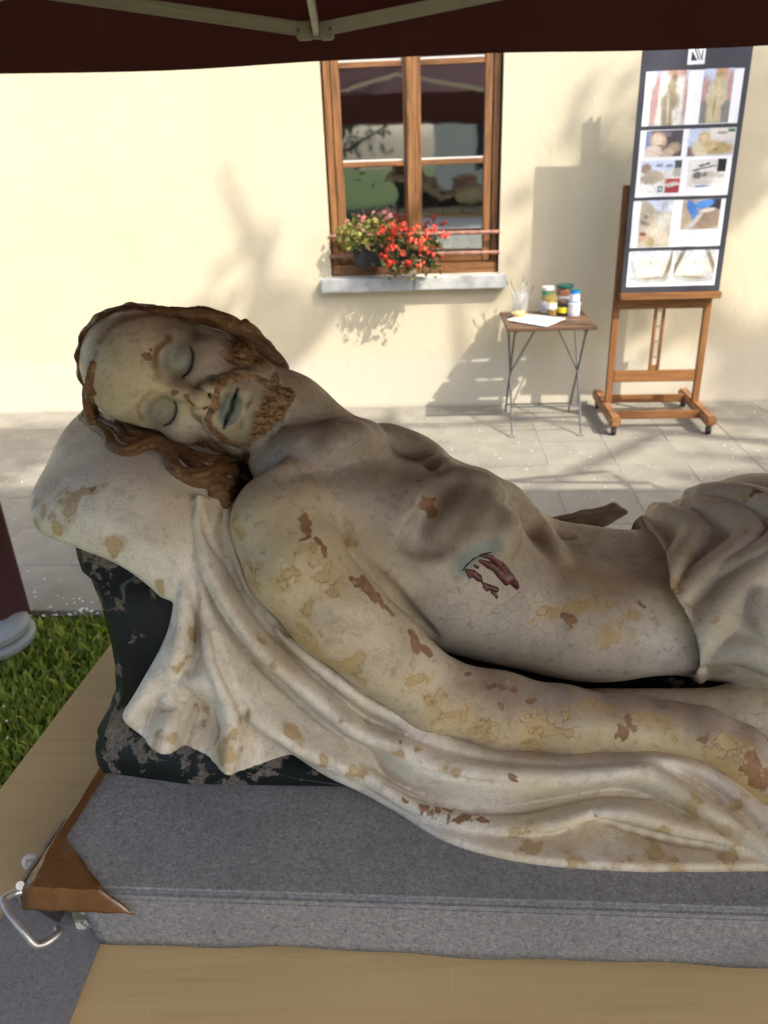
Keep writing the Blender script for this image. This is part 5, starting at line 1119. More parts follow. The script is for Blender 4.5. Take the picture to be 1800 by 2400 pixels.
g2 = [([zl(1080, 360), zl(1150, 420), zl(1160, 480)], [0.010, 0.013, 0.006], 0.015, -0.3),
      ([zl(1250, 330), zl(1400, 400), zl(1430, 480), zl(1330, 570), zl(1230, 660)], [0.008, 0.014, 0.012, 0.006], 0.015, -0.3),
      ([zl(1500, 290), zl(1640, 380), zl(1640, 470), zl(1530, 550)], [0.010, 0.016, 0.012, 0.008], 0.015, -0.3)]
# the border of the cloth on the skin
border = [FB.cast(*(np.array(zl(*p)) * 1.085)) for p in [(800, 292), (860, 300), (960, 350), (1020, 430), (1070, 520), (1082, 620), (1092, 700), (1130, 765), (1200, 868), (1242, 1000), (1262, 1130), (1290, 1260)]]
border = np.array([b for b in border if b is not None])
VL, QL = FL.mesh()
cz = VL[QL].mean(1)
# cut: keep what lies feet-ward of the border curve (x as a function of depth angle round the trunk)
ang = lambda P: np.arctan2(P[:, 2] - 1.13, -(P[:, 1] - 0.985))
ba = ang(border); o_ = np.argsort(ba); ba = ba[o_]; bx = border[o_, 0]
lim = np.interp(ang(cz), ba, bx, left=bx[0], right=bx[-1])
QL = QL[cz[:, 0] > lim]
used = np.unique(QL); remap = np.full(len(VL), -1); remap[used] = np.arange(len(used)); VL = VL[used]; QL = remap[QL]
# bring the cut edge onto the border line
lv = np.interp(ang(VL), ba, bx, left=bx[0], right=bx[-1]); dx = VL[:, 0] - lv
VL[:, 0] = np.where(dx < 0.004, lv + np.clip(dx, 0, 0.004) * 0.5, VL[:, 0])

_e = {}
for q_ in QL:
    for a_, b_ in zip(q_, np.roll(q_, -1)):
        _e[(min(a_, b_), max(a_, b_))] = _e.get((min(a_, b_), max(a_, b_)), 0) + 1
_sk = [e_ for e_, n_ in _e.items() if n_ == 1 and VL[e_[0], 0] < 0.7 and VL[e_[1], 0] < 0.7 and min(VL[e_[0], 2], VL[e_[1], 2]) > 1.10]
_ids = sorted({i for e_ in _sk for i in e_}); _mp = {i: len(VL) + k_ for k_, i in enumerate(_ids)}
_in = VL[_ids].copy(); _in[:, 1] = 0.985 + (_in[:, 1] - 0.985) * 0.78; _in[:, 2] = 1.13 + (_in[:, 2] - 1.13) * 0.70; _in[:, 0] += 0.012
VL = np.vstack([VL, _in]); QL = np.vstack([QL, np.array([(a_, b_, _mp[b_], _mp[a_]) for a_, b_ in _sk])])

# ---- trees for placing paint and hair on the finished surfaces
def bvh_np(V, Q): return BVHTree.FromPolygons([tuple(v) for v in V], [tuple(q) for q in Q])
BV_body = bvh_np(BODY_V, BODY_Q)
BV_cloth = bvh_np(CV, QC)
BV_loin = bvh_np(VL, QL)
def hit(dx, dy, trees):
    d = ray_s(dx * 1.085, dy * 1.085); d = Vector(d / np.linalg.norm(d)); best = None
    for t in trees:
        r = t.ray_cast(Vector(CC), d)
        if r[0] is not None and (best is None or r[3] < best[1]): best = (np.array(r[0]), r[3])
    return None if best is None else best[0]

# ---- hair
FR = Field(HS + np.array([-0.20, -0.10, -0.20]), HS + np.array([0.20, 0.25, 0.17]), 0.0019)
_w2 = FR.win(FR.lo, FR.lo + FR.h * FR.n)
sl, X, Y, Z = _w2
P3 = [X - HS[0], Y - HS[1], Z - HS[2]]
la = sum(P3[i] * HA[i] for i in range(3)) * 1000; lb = sum(P3[i] * HB[i] for i in range(3)) * 1000; lc = sum(P3[i] * HN[i] for i in range(3)) * 1000
# skull cap of hair: swollen skull, cut off in front of the hairline
q0 = (la / 74) ** 2 + ((lb - 30) / 88) ** 2 + ((lc + 84) / 101) ** 2
wave = 1.3 * np.sin(la * 0.24 + 2.0 * np.sin(lb * 0.05)) + 1.0 * np.sin(lb * 0.30 + lc * 0.16)
dcap = (np.sqrt(q0) - 1) * 86 - wave
line = lc + 56 + 0.10 * np.abs(la) - 0.05 * lb + 3 * np.sin(la * 0.12) + 2 * np.sin(lb * 0.16)
neckc = -(lb + 78)
dcap = np.maximum(np.maximum(dcap, line), neckc)
FR.F[sl] = (dcap / 1000).astype(np.float32)
del P3, la, lb, lc, q0, wave, dcap, line, neckc
TREES_H = [BV_body, BV_cloth]
FR.ell(HL(46, -30, -125), mm(24, 60, 38), HR, 0.012); FR.ell(HL(38, -72, -125), mm(26, 48, 36), HR, 0.012)
def lock(pts, r0, r1, strands=3, lift=0.35, amp=0.5, k=0.003, seed=0, depth=None, taper=1.0):
    Qv = catmull(np.array(pts, float), len(pts) * 4); n = len(Qv); C = []
    for i, (x, y) in enumerate(Qv):
        u = i / (n - 1); r = r0 + (r1 - r0) * u
        h_ = hit(x, y, TREES_H) if depth is None else D(x, y, Y=depth[0] + (depth[1] - depth[0]) * u)
        if h_ is None: h_ = (C[-1] if C else D(x, y, Y=0.93))
        C.append(h_)
    C = np.array(C)
    ys = (C - CC) @ CF; sm = np.convolve(np.pad(ys, 3, 'edge'), np.ones(7) / 7, 'valid')     # even out the depth jumps
    C = CC + (C - CC) * (np.minimum(sm, ys + 0.01) / ys)[:, None]
    rr = np.array([pxr((r0 + (r1 - r0) * i / (n - 1)) * min(1.0, taper + i / (n * 0.5)), C[i]) for i in range(n)])
    vd = (CC - C) / np.linalg.norm(CC - C, axis=1)[:, None]
    tn = np.gradient(C, axis=0); tn /= np.linalg.norm(tn, axis=1)[:, None] + 1e-9
    sd = np.cross(tn, vd)
    for s in range(strands):
        ph = seed + s * 2 * math.pi / strands
        u = np.linspace(0, 1, n)
        a = np.cos(ph + u * 5.0) * amp; b = np.sin(ph + u * 5.0) * amp * 0.6
        Pn = C + vd * (rr * lift + rr * b)[:, None] + sd * (rr * a)[:, None]
        FR.chain(list(Pn), list(rr * (0.62 if strands < 4 else 0.5)), k)
H_ = lambda *p: [zh(x, y) for x, y in p]
lock(H_((190, 470), (165, 620), (170, 740), (140, 820), (190, 880), (270, 930), (320, 1010), (420, 1050), (540, 1010), (620, 1010), (690, 1080), (720, 1150), (800, 1210), (900, 1235), (990, 1205)), 14, 14, 4, 0.45, 0.75, seed=0, taper=0.5, k=0.002)
lock(H_((225, 370), (178, 460), (152, 590), (150, 700), (158, 790), (185, 860)), 7, 9, 4, 0.0, 0.7, seed=3, depth=(0.958, 0.925), k=0.002)
lock(H_((200, 640), (200, 780), (260, 850), (350, 900), (400, 975), (470, 985), (560, 965), (650, 985)), 12, 10, 4, 0.5, 0.75, seed=1, taper=0.5, k=0.002)
lock(H_((340, 860), (420, 900), (460, 950), (560, 950), (690, 975), (760, 1040), (800, 1100), (870, 1130), (910, 1180)), 11, 10, 4, 0.6, 0.75, seed=2, k=0.002)
lock(H_((690, 1070), (700, 1130), (770, 1190), (860, 1200), (930, 1190), (990, 1160), (1030, 1110), (1090, 1095), (1160, 1120), (1190, 1170), (1170, 1230)), 13, 14, 4, 0.7, 0.75, seed=3, k=0.002)
lock(H_((980, 1190), (1060, 1170), (1130, 1200), (1170, 1230)), 14, 12, 3, 0.4, 0.6, seed=5)
lock(H_((940, 1260), (990, 1250), (1050, 1240), (1090, 1260)), 12, 10, 2, 0.6, 0.5, seed=4)
lock(H_((970, 1290), (1010, 1300), (1040, 1340), (1050, 1400)), 17, 7, 3, 0.4, 0.5, seed=2)
lock(H_((620, 970), (720, 1000), (800, 1050), (880, 1095), (960, 1110), (1040, 1110)), 10, 14, 3, -0.4, 0.6, seed=2)
lock(H_((420, 930), (520, 960), (640, 985), (740, 1050), (830, 1120), (900, 1170)), 10, 12, 4, 0.5, 0.8, seed=4, k=0.002)
# mass falling behind the ear and neck
lock(H_((760, 170), (900, 165), (1040, 205), (1160, 275), (1270, 360), (1360, 450), (1410, 520)), 15, 15, 5, 0.0, 0.8, seed=1, depth=(0.975, 1.0), k=0.002)
lock(H_((1150, 240), (1240, 320), (1340, 420), (1420, 520)), 18, 13, 4, 0.0, 0.8, seed=2, depth=(0.99, 1.01), k=0.002)
lock(H_((360, 200), (500, 150), (640, 140), (800, 150), (950, 165), (1080, 220)), 8, 10, 5, 0.0, 0.8, seed=3, depth=(0.952, 0.962), k=0.002)
VHR, QHR = FR.mesh()
_hh = to_head(VHR); _sr = fbm(np.c_[_hh[:, 0] * 0.30, _hh[:, 1] * 0.035, _hh[:, 2] * 0.30], 1.0, 2)
_fn = np.cross(VHR[QHR[:, 2]] - VHR[QHR[:, 0]], VHR[QHR[:, 3]] - VHR[QHR[:, 1]]); _vn = np.stack([sum(np.bincount(QHR[:, c_], _fn[:, k_], len(VHR)) for c_ in range(4)) for k_ in range(3)], 1); _vn /= np.linalg.norm(_vn, axis=1)[:, None] + 1e-12
VHR = VHR + _vn * (0.0004 - np.abs(_sr - 0.5) * 0.003)[:, None].clip(-0.0005, 0.0004)

# ---------------------------------------------------------------- painting
def px_mask(V, pts, r_px, trees, soft=0.5):
    """soft mask round a stroke through view points, measured on the surface in 3D"""
    C = [hit(x, y, trees) for x, y in (catmull(np.array(pts, float), max(4, len(pts) * 3)) if len(pts) > 1 else pts)]
    C = [c for c in C if c is not None]
    m = np.zeros(len(V))
    for c in C:
        r = pxr(r_px, c); lo_ = c - r * 1.6; hi_ = c + r * 1.6
        s_ = np.where(np.all((V > lo_) & (V < hi_), 1))[0]
        if len(s_):
            d = np.linalg.norm(V[s_] - c, axis=1) / r; m[s_] = np.maximum(m[s_], 1 - sstep(1 - soft, 1 + soft, d))
    return m
def over(C, m, col): C[:] = C * (1 - m[:, None]) + np.array(col) * m[:, None]

V = BODY_V; N1 = fbm(V, 9); N2 = fbm(V + 5, 26); N3 = fbm(V + 9, 70)
SKIN = np.array([0.54, 0.455, 0.305]); Cb = np.tile(SKIN, (len(V), 1))
over(Cb, sstep(0.48, 0.62, N1) * 0.55, (0.60, 0.54, 0.44))
over(Cb, sstep(0.50, 0.64, fbm(V + 21, 7)) * 0.55, (0.40, 0.31, 0.225))
over(Cb, sstep(0.54, 0.66, N2) * 0.35, (0.36, 0.31, 0.25))
T_ = [BV_body]; KEEP = np.zeros(len(BODY_V))
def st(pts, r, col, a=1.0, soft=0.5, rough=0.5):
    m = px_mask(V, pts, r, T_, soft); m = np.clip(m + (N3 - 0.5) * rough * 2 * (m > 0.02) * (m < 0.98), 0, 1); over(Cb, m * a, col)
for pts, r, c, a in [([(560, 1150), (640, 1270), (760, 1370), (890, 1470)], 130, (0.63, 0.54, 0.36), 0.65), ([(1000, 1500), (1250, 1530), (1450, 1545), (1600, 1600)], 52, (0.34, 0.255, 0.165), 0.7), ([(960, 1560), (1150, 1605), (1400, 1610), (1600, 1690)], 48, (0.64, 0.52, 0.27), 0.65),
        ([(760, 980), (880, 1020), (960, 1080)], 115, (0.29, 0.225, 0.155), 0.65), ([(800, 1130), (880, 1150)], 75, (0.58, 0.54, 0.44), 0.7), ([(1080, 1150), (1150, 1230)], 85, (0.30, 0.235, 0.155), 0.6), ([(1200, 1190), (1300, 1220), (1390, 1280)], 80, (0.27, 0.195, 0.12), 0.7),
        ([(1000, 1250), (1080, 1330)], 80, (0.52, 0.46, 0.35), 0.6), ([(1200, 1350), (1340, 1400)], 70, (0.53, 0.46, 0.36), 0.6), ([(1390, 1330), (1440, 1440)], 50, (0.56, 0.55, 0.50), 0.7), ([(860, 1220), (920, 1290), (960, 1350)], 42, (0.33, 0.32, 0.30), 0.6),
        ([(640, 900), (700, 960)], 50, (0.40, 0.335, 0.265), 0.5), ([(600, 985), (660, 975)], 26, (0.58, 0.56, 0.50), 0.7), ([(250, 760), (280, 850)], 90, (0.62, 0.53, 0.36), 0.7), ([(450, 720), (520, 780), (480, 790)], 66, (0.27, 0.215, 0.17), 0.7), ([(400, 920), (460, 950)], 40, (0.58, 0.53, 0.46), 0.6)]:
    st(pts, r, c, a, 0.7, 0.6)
st([zh(600, 570), zh(700, 600), zh(860, 625)], 11, (0.19, 0.145, 0.12), 0.75, 0.7, 0.3); st([zh(640, 560), zh(590, 480)], 12, (0.20, 0.165, 0.145), 0.6, 0.7, 0.3); st([zh(900, 520), zh(1000, 500)], 30, (0.33, 0.27, 0.22), 0.5, 0.8, 0.4)
st([zh(235, 330), zh(300, 250), zh(400, 190), zh(600, 158), zh(800, 170), zh(960, 195), zh(1060, 250)], 10, (0.20, 0.105, 0.045), 0.7, 0.7, 0.6); st([zh(200, 420), zh(175, 560), zh(185, 700), zh(215, 780)], 9, (0.20, 0.105, 0.045), 0.75, 0.7, 0.6)
hb = to_head(V)
inh = (hb[:, 0] ** 2 + (hb[:, 1] + 20) ** 2 + (hb[:, 2] + 60) ** 2) < 190 ** 2
# face: lids, lips, brows painted; beard and moustache brown
for s in (-1, 1):
    d = np.sqrt(((hb[:, 0] - s * 31) / 27) ** 2 + ((hb[:, 1] - 0) / 23) ** 2); m = (1 - sstep(0.55, 1.15, d)) * inh * (hb[:, 2] > -40)
    over(Cb, m * 0.85, (0.165, 0.18, 0.16))
    d = np.sqrt(((hb[:, 0] - s * 31) / 15) ** 2 + ((hb[:, 1] - 1) / 11) ** 2); m = (1 - sstep(0.5, 1.1, d)) * inh * (hb[:, 2] > -30)
    over(Cb, m * 0.5, (0.33, 0.34, 0.28))
    seg = [(15, -10.5), (22, -14.5), (32, -16), (42, -13.5), (49, -8)]
    Q2 = catmull(np.array(seg, float), 40) * [s, 1]
    dd = np.min(np.hypot(hb[:, 0:1] - Q2[None, :, 0], hb[:, 1:2] - Q2[None, :, 1]), 1) if False else None
    m = np.zeros(len(V)); s_ = np.where(inh & (hb[:, 2] > -30) & (np.abs(hb[:, 0] - s * 32) < 26) & (np.abs(hb[:, 1] + 12) < 16))[0]
    dd = np.min(np.hypot(hb[s_, 0:1] - Q2[None, :, 0], hb[s_, 1:2] - Q2[None, :, 1]), 1); m[s_] = 1 - sstep(0.9, 2.6, dd)
    over(Cb, m * 0.95, (0.03, 0.022, 0.02)); KEEP = np.maximum(KEEP, m * 0.9)
    Q2 = catmull(np.array([(10, 15), (20, 22), (34, 25), (50, 17)], float), 40) * [s, 1]
    m = np.zeros(len(V)); s_ = np.where(inh & (hb[:, 2] > -40) & (np.abs(hb[:, 0] - s * 30) < 34) & (np.abs(hb[:, 1] - 20) < 18))[0]
    dd = np.min(np.hypot(hb[s_, 0:1] - Q2[None, :, 0], hb[s_, 1:2] - Q2[None, :, 1]), 1); m[s_] = 1 - sstep(1.0, 6.5, dd + (N3[s_] - 0.5) * 9)
    over(Cb, m * (0.95 if s > 0 else 0.6), (0.19, 0.08, 0.038))
d = np.sqrt((hb[:, 0] / 25) ** 2 + ((hb[:, 1] + 73) / 14) ** 2); KEEP = np.maximum(KEEP, (1 - sstep(0.8, 1.2, d)) * inh * (hb[:, 2] > -8)); over(Cb, (1 - sstep(0.7, 1.1, d)) * inh * (hb[:, 2] > -8), (0.19, 0.215, 0.185))
Q2 = catmull(np.array([(-25, -73), (-9, -72), (0, -73.5), (9, -72), (25, -73)], float), 40)
s_ = np.where(inh & (hb[:, 2] > -12) & (np.abs(hb[:, 0]) < 30) & (np.abs(hb[:, 1] + 73) < 8))[0]; m = np.zeros(len(V))
m[s_] = 1 - sstep(1.2, 3.0, np.min(np.hypot(hb[s_, 0:1] - Q2[None, :, 0], hb[s_, 1:2] - Q2[None, :, 1]), 1)); over(Cb, m, (0.03, 0.022, 0.018))
BR = np.array([0.165, 0.085, 0.036]); aa = np.abs(hb[:, 0])
chin = sstep(-92, -104, hb[:, 1] + 5 * (N2 - 0.5) + 0.18 * aa) * (hb[:, 1] > -160) * (hb[:, 2] > -46 - 0 * aa)
side = sstep(40, 54, aa + 8 * (N2 - 0.5) - 0.25 * np.clip(-60 - hb[:, 1], 0, 60)) * sstep(-34, -58, hb[:, 1]) * (hb[:, 1] > -150) * (hb[:, 2] > -62)
mo = np.zeros(len(V)); s_ = np.where(inh & (hb[:, 2] > -24) & (hb[:, 1] < -48) & (hb[:, 1] > -105) & (aa < 46))[0]
Q2 = catmull(np.array([(2, -55), (15, -50), (28, -57), (38, -71), (43, -87), (40, -107)], float), 40)
mo[s_] = 1 - sstep(2.6, 6.8, np.min(np.hypot(aa[s_, None] - Q2[None, :, 0], hb[s_, 1:2] - Q2[None, :, 1]), 1) + (N3[s_] - 0.5) * 5)
hs_ = np.where(inh)[0]; dB = np.ones(len(V))
def samp(f, P):
    q = np.clip(np.rint((P - f.lo) / f.h).astype(int), 0, f.n - 1); return f.F[q[:, 0], q[:, 1], q[:, 2]]
dB[hs_] = samp(FH0, V[hs_])
bm_ = np.clip(np.maximum(np.maximum(chin, side), mo), 0, 1) * inh * sstep(0.002, 0.008, dB)
over(Cb, bm_ * 0.95, BR); over(Cb, bm_ * sstep(0.5, 0.62, fbm(V * [1, 1, 1], 120, 2)) * 0.6, (0.36, 0.21, 0.085))
d = hb[:, 1] + 46
for s in (-1, 1):
    dd = np.sqrt((hb[:, 0] - s * 6.5) ** 2 + (hb[:, 1] + 46) ** 2 + (hb[:, 2] - 11) ** 2); over(Cb, (1 - sstep(2.5, 5.5, dd)) * inh, (0.02, 0.015, 0.012))
# wound in the side, with its run of blood
st([zt(1150, 985), zt(1180, 930), zt(1260, 880), zt(1310, 870)], 22, (0.16, 0.25, 0.235), 0.8, 0.6)
BLOOD = np.zeros(len(V))
KEEP = np.maximum(KEEP, BLOOD)
OCH = [(540, 1230, 22), (560, 1290, 26), (610, 1355, 32), (650, 1390, 34), (700, 1430, 36), (760, 1450, 30), (520, 1150, 14), (505, 1120, 12), (640, 1210, 26), (620, 1250, 24), (700, 1290, 34), (690, 1260, 26),
       (900, 1480, 28), (950, 1530, 22), (1000, 1560, 26), (1060, 1590, 24), (1230, 1545, 40), (1190, 1570, 26), (1260, 1520, 26), (1450, 1590, 30), (1500, 1620, 34), (1560, 1640, 34), (1600, 1690, 32), (1640, 1730, 30),
       (300, 905, 9), (930, 1100, 16), (1250, 1290, 30), (1180, 1320, 26), (1350, 1350, 30), (760, 1170, 16), (1300, 1290, 24), (225, 722, 9)]
TER = [(660, 1120, 12), (665, 1145, 13), (690, 1175, 13), (705, 1195, 12), (780, 1265, 17), (800, 1280, 15), (820, 1290, 15), (840, 1310, 12), (890, 1365, 14), (905, 1385, 17), (920, 1400, 13), (1080, 1490, 18), (1090, 1480, 14), (1075, 1520, 12),
       (1150, 1500, 14), (1330, 1590, 14), (1370, 1570, 12), (1520, 1590, 18), (1610, 1660, 20), (1640, 1690, 18), (380, 852, 9), (408, 858, 8), (415, 870, 6), (915, 1090, 17), (922, 1105, 13), (1010, 1450, 9), (1380, 1290, 14), (1230, 1335, 14), (315, 770, 11), (322, 750, 8), (875, 1060, 5), (905, 1035, 6)]
def blobs(V, L, trees):
    m = np.full(len(V), -1.0); Wv = np.stack([fbm(V + o_, 38, 4) - 0.5 for o_ in (1.3, 6.1, 11.7)], 1)
    for x, y, r in L:
        c = hit(x, y, trees)
        if c is None: continue
        R_ = pxr(r * 1.6, c); s_ = np.where(np.all(np.abs(V - c) < R_ * 2, 1))[0]
        d = np.linalg.norm(V[s_] + Wv[s_] * R_ * 3.6 - c, axis=1) / R_; m[s_] = np.maximum(m[s_], 1 - d)
    return m
stk = fbm(np.c_[hb[:, 0] * 0.36 + 1.5 * np.sin(hb[:, 1] * 0.05), hb[:, 1] * 0.045, hb[:, 2] * 0.36], 1.0, 3)
over(Cb, bm_ * sstep(0.50, 0.62, stk) * 0.7, (0.33, 0.20, 0.085)); over(Cb, bm_ * sstep(0.48, 0.36, stk) * 0.7, (0.07, 0.034, 0.016))
_fn = np.cross(BODY_V[BODY_Q[:, 2]] - BODY_V[BODY_Q[:, 0]], BODY_V[BODY_Q[:, 3]] - BODY_V[BODY_Q[:, 1]]); _vn = np.zeros_like(BODY_V)
for c_ in range(4): 
    for k_ in range(3): _vn[:, k_] += np.bincount(BODY_Q[:, c_], _fn[:, k_], len(BODY_V))
_vn /= np.linalg.norm(_vn, axis=1)[:, None] + 1e-12
BODY_V = BODY_V + _vn * ((0.10 - np.abs(stk - 0.5)) * (bm_ - 0.6 * mo * bm_) * 0.020)[:, None]
body_me = np_mesh('body', BODY_V, BODY_Q)
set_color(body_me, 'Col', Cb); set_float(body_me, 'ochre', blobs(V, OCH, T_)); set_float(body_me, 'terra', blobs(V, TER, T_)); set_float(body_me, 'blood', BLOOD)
set_float(body_me, 'keep', np.clip(np.maximum(bm_, KEEP), 0, 1))

def paint_mat(name, cloth):
    k = NT(name, 0.5, 0.3); pos = k.pos('Object'); M_ = lambda a, b: k.math('MULTIPLY', a, b); A_2 = lambda a, b: k.math('ADD', a, b)
    inv = k.math('SUBTRACT', 1.0, k.attr('keep').outputs['Fac'])
    nA = k.noise(5.5, 3, 0.5, pos); nB = k.noise(22, 6, 0.66, pos, 0.3); nC = k.noise(95, 5, 0.66, pos); nD = k.noise(430, 2, 0.5, pos)
    e1 = k.noise(16, 7, 0.68, k.pos('Object', (1.0, 1.15, 0.9)), 0.25); e2 = k.noise(42, 7, 0.70, k.pos('Object', (1.1, 0.9, 1.2)), 0.3)
    col = k.attr('Col').outputs['Color']
    col = k.mix(M_(k.ramp(nB, 0.44, 0.72, 0, 0.5), inv), col, (0.26, 0.19, 0.115) if not cloth else (0.52, 0.44, 0.31))
    col = k.mix(M_(k.ramp(nA, 0.54, 0.68, 0, 0.38), inv), col, (0.40, 0.41, 0.38) if not cloth else (0.52, 0.50, 0.46))
    col = k.mix(M_(k.ramp(nA, 0.47, 0.34, 0, 0.45), inv), col, (0.63, 0.50, 0.25))
    col = k.mix(M_(k.ramp(nC, 0.53, 0.74, 0, 0.55 if not cloth else 0.35), inv), col, (0.17, 0.12, 0.07))
    of = k.attr('ochre').outputs['Fac']; tf = k.attr('terra').outputs['Fac']
    mixe = A_2(M_(e1, 0.45), M_(e2, 0.55))
    soft = k.ramp(A_2(M_(of, 0.34), e1), 0.46, 0.70, 0, 0.7)
    hv = A_2(M_(of, 0.26), mixe); hard = k.ramp(hv, 0.607, 0.619)
    tv = A_2(M_(tf, 0.40), mixe); ter = k.ramp(tv, 0.62, 0.632)
    chip = k.ramp(e2, 0.705, 0.715); palec = k.ramp(e2, 0.325, 0.315)
    col = k.mix(M_(soft, inv), col, (0.50, 0.34, 0.13))
    col = k.mix(M_(palec, M_(inv, 0.6)), col, (0.70, 0.64, 0.51))
    ochc = k.mix(k.ramp(nC, 0.35, 0.65), (0.42, 0.29, 0.12), (0.56, 0.42, 0.20)); terc = k.mix(k.ramp(nC, 0.3, 0.7), (0.17, 0.068, 0.025), (0.36, 0.185, 0.08))
    rim = M_(k.math('SUBTRACT', k.ramp(k.math('MAXIMUM', hv, tv), 0.592, 0.605), k.math('MAXIMUM', hard, ter)), inv)
    col = k.mix(M_(k.math('MAXIMUM', rim, 0.0), 0.45), col, (0.20, 0.13, 0.065))
    col = k.mix(M_(k.math('MAXIMUM', hard, M_(chip, 0.85)), M_(inv, 0.55)), col, ochc)
    tm = M_(ter, inv); col = k.mix(M_(tm, 0.92), col, terc)
    cr = k.vor(60, 'DISTANCE_TO_EDGE', None); crm = M_(M_(k.ramp(cr, 0.0, 0.011, 1, 0), k.ramp(nA, 0.5, 0.6)), inv)
    col = k.mix(M_(crm, 0.22), col, (0.11, 0.075, 0.045))
    col = k.mix(M_(k.ramp(nD, 0.3, 0.7, 0.0, 0.22), inv), col, (0.2, 0.15, 0.095))
    k.color(col)
    h_ = A_2(M_(nC, 0.55), M_(nD, 0.2)); h_ = k.math('SUBTRACT', h_, M_(k.math('MAXIMUM', hard, k.math('MAXIMUM', tm, chip)), 0.6)); h_ = k.math('SUBTRACT', h_, M_(crm, 0.5))
    k.bump(h_, 0.7, 0.0024)
    k.val(k.b.inputs['Roughness'], k.ramp(nB, 0.3, 0.7, 0.34, 0.52))
    return k.m
PM = paint_mat('statue_flesh_paint', False); PC = paint_mat('statue_cloth_paint', True)

statue = empty('statue', (-0.1, 0.95, 1.05))
tag(statue, 'life-size painted statue of a bearded man lying on white drapery, flaking paint, on grey felt', 'statue')
def child(name, me, mat, smooth=True):
    o = link_mesh(name, me, mat, statue, smooth); o.matrix_parent_inverse = Matrix.Translation(statue.location).inverted(); return o
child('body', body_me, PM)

# the side wound: raised drops of dark red paint
_wp = [[(1165, 985, 5), (1200, 1000, 9), (1235, 1030, 10), (1252, 1048, 4)], [(1178, 1004, 6), (1188, 1022, 6)], [(1212, 958, 4), (1230, 970, 5)], [(1258, 1058, 4), (1290, 1080, 8), (1332, 1094, 8)], [(1268, 1080, 6), (1282, 1095, 5)], [(1310, 1108, 5), (1326, 1122, 5)], [(1334, 1134, 6), (1337, 1138, 4)],
       [(1250, 905, 4), (1300, 910, 8), (1350, 950, 11), (1378, 990, 12), (1405, 1030, 13), (1435, 1062, 10), (1448, 1080, 7)], [(1240, 930, 4), (1290, 955, 10), (1330, 978, 11), (1352, 1010, 11), (1388, 1045, 13)]]
def drops(name, L, mat, grow, sink):
    hits = [[(hit(*zt(x, y), [BV_body]), r) for x, y, r in l] for l in L]; allp = np.array([h_ for l in hits for h_, r in l])
    F_ = Field(allp.min(0) - 0.012, allp.max(0) + 0.012, 0.0008)
    for l in hits:
        P_ = [h_ for h_, r in l]; R_ = [pxr(r * 0.3889, h_) * grow for h_, r in l]; P_ = [q + (q - CC) / np.linalg.norm(q - CC) * r * sink for q, r in zip(P_, R_)]
        F_.chain(P_, R_, 0.0012)
    v_, q_ = F_.mesh(); child(name, np_mesh(name, v_, q_), mat)
drops('wound', _wp, plain('dried_blood_paint', (0.085, 0.014, 0.013), 0.32, 0.5, 0.6, 120, bump=0.3), 2.3, 0.5)
drops('gash', [[(1146, 990, 3), (1172, 955, 4), (1205, 925, 4), (1250, 900, 4), (1308, 888, 3)]], plain('gash_black', (0.018, 0.008, 0.007), 0.5), 1.5, 0.5)
# cloth paint
Cc = np.tile(np.array([0.80, 0.745, 0.61]), (len(CV), 1))
N1 = fbm(CV, 8); N2 = fbm(CV + 4, 30); N3 = fbm(CV + 2, 70)
over(Cc, sstep(0.5, 0.66, N1) * 0.5, (0.60, 0.53, 0.41)); over(Cc, sstep(0.54, 0.68, N2) * 0.3, (0.50, 0.46, 0.40))
set_color(cloth_me, 'Col', Cc)
OC2 = [(100, 1100, 24), (95, 1120, 20), (130, 1105, 20), (180, 1065, 14), (200, 1060, 14), (165, 1080, 9), (340, 1590, 26), (375, 1605, 22), (430, 1520, 18), (440, 1560, 20), (470, 1600, 26), (500, 1630, 24), (520, 1560, 12), (395, 1430, 12), (410, 1360, 12), (420, 1370, 9),
       (640, 1590, 14), (700, 1640, 14), (760, 1680, 18), (600, 1440, 9), (560, 1380, 9), (740, 1560, 7), (790, 1560, 8), (860, 1620, 12), (905, 1620, 10), (960, 1650, 10), (1150, 1820, 26), (1230, 1835, 24), (1330, 1840, 26), (1420, 1845, 26), (1560, 1850, 26), (1100, 1800, 16), (1480, 1750, 16), (1560, 1790, 20), (1600, 1740, 14), (980, 1660, 12), (1350, 1810, 14), (250, 1180, 14), (120, 1135, 14), (350, 1270, 9)]
TE2 = [(900, 1735, 16), (930, 1745, 18), (970, 1755, 18), (1010, 1765, 16), (1040, 1770, 15), (205, 1055, 8), (870, 1720, 10), (795, 1430, 6), (1110, 1685, 8), (860, 1605, 6), (690, 1480, 5)]
set_float(cloth_me, 'ochre', blobs(CV, OC2, [BV_cloth])); set_float(cloth_me, 'terra', blobs(CV, TE2, [BV_cloth])); set_float(cloth_me, 'blood', np.zeros(len(CV))); set_float(cloth_me, 'keep', np.zeros(len(CV)))
child('drapery', cloth_me, PC)

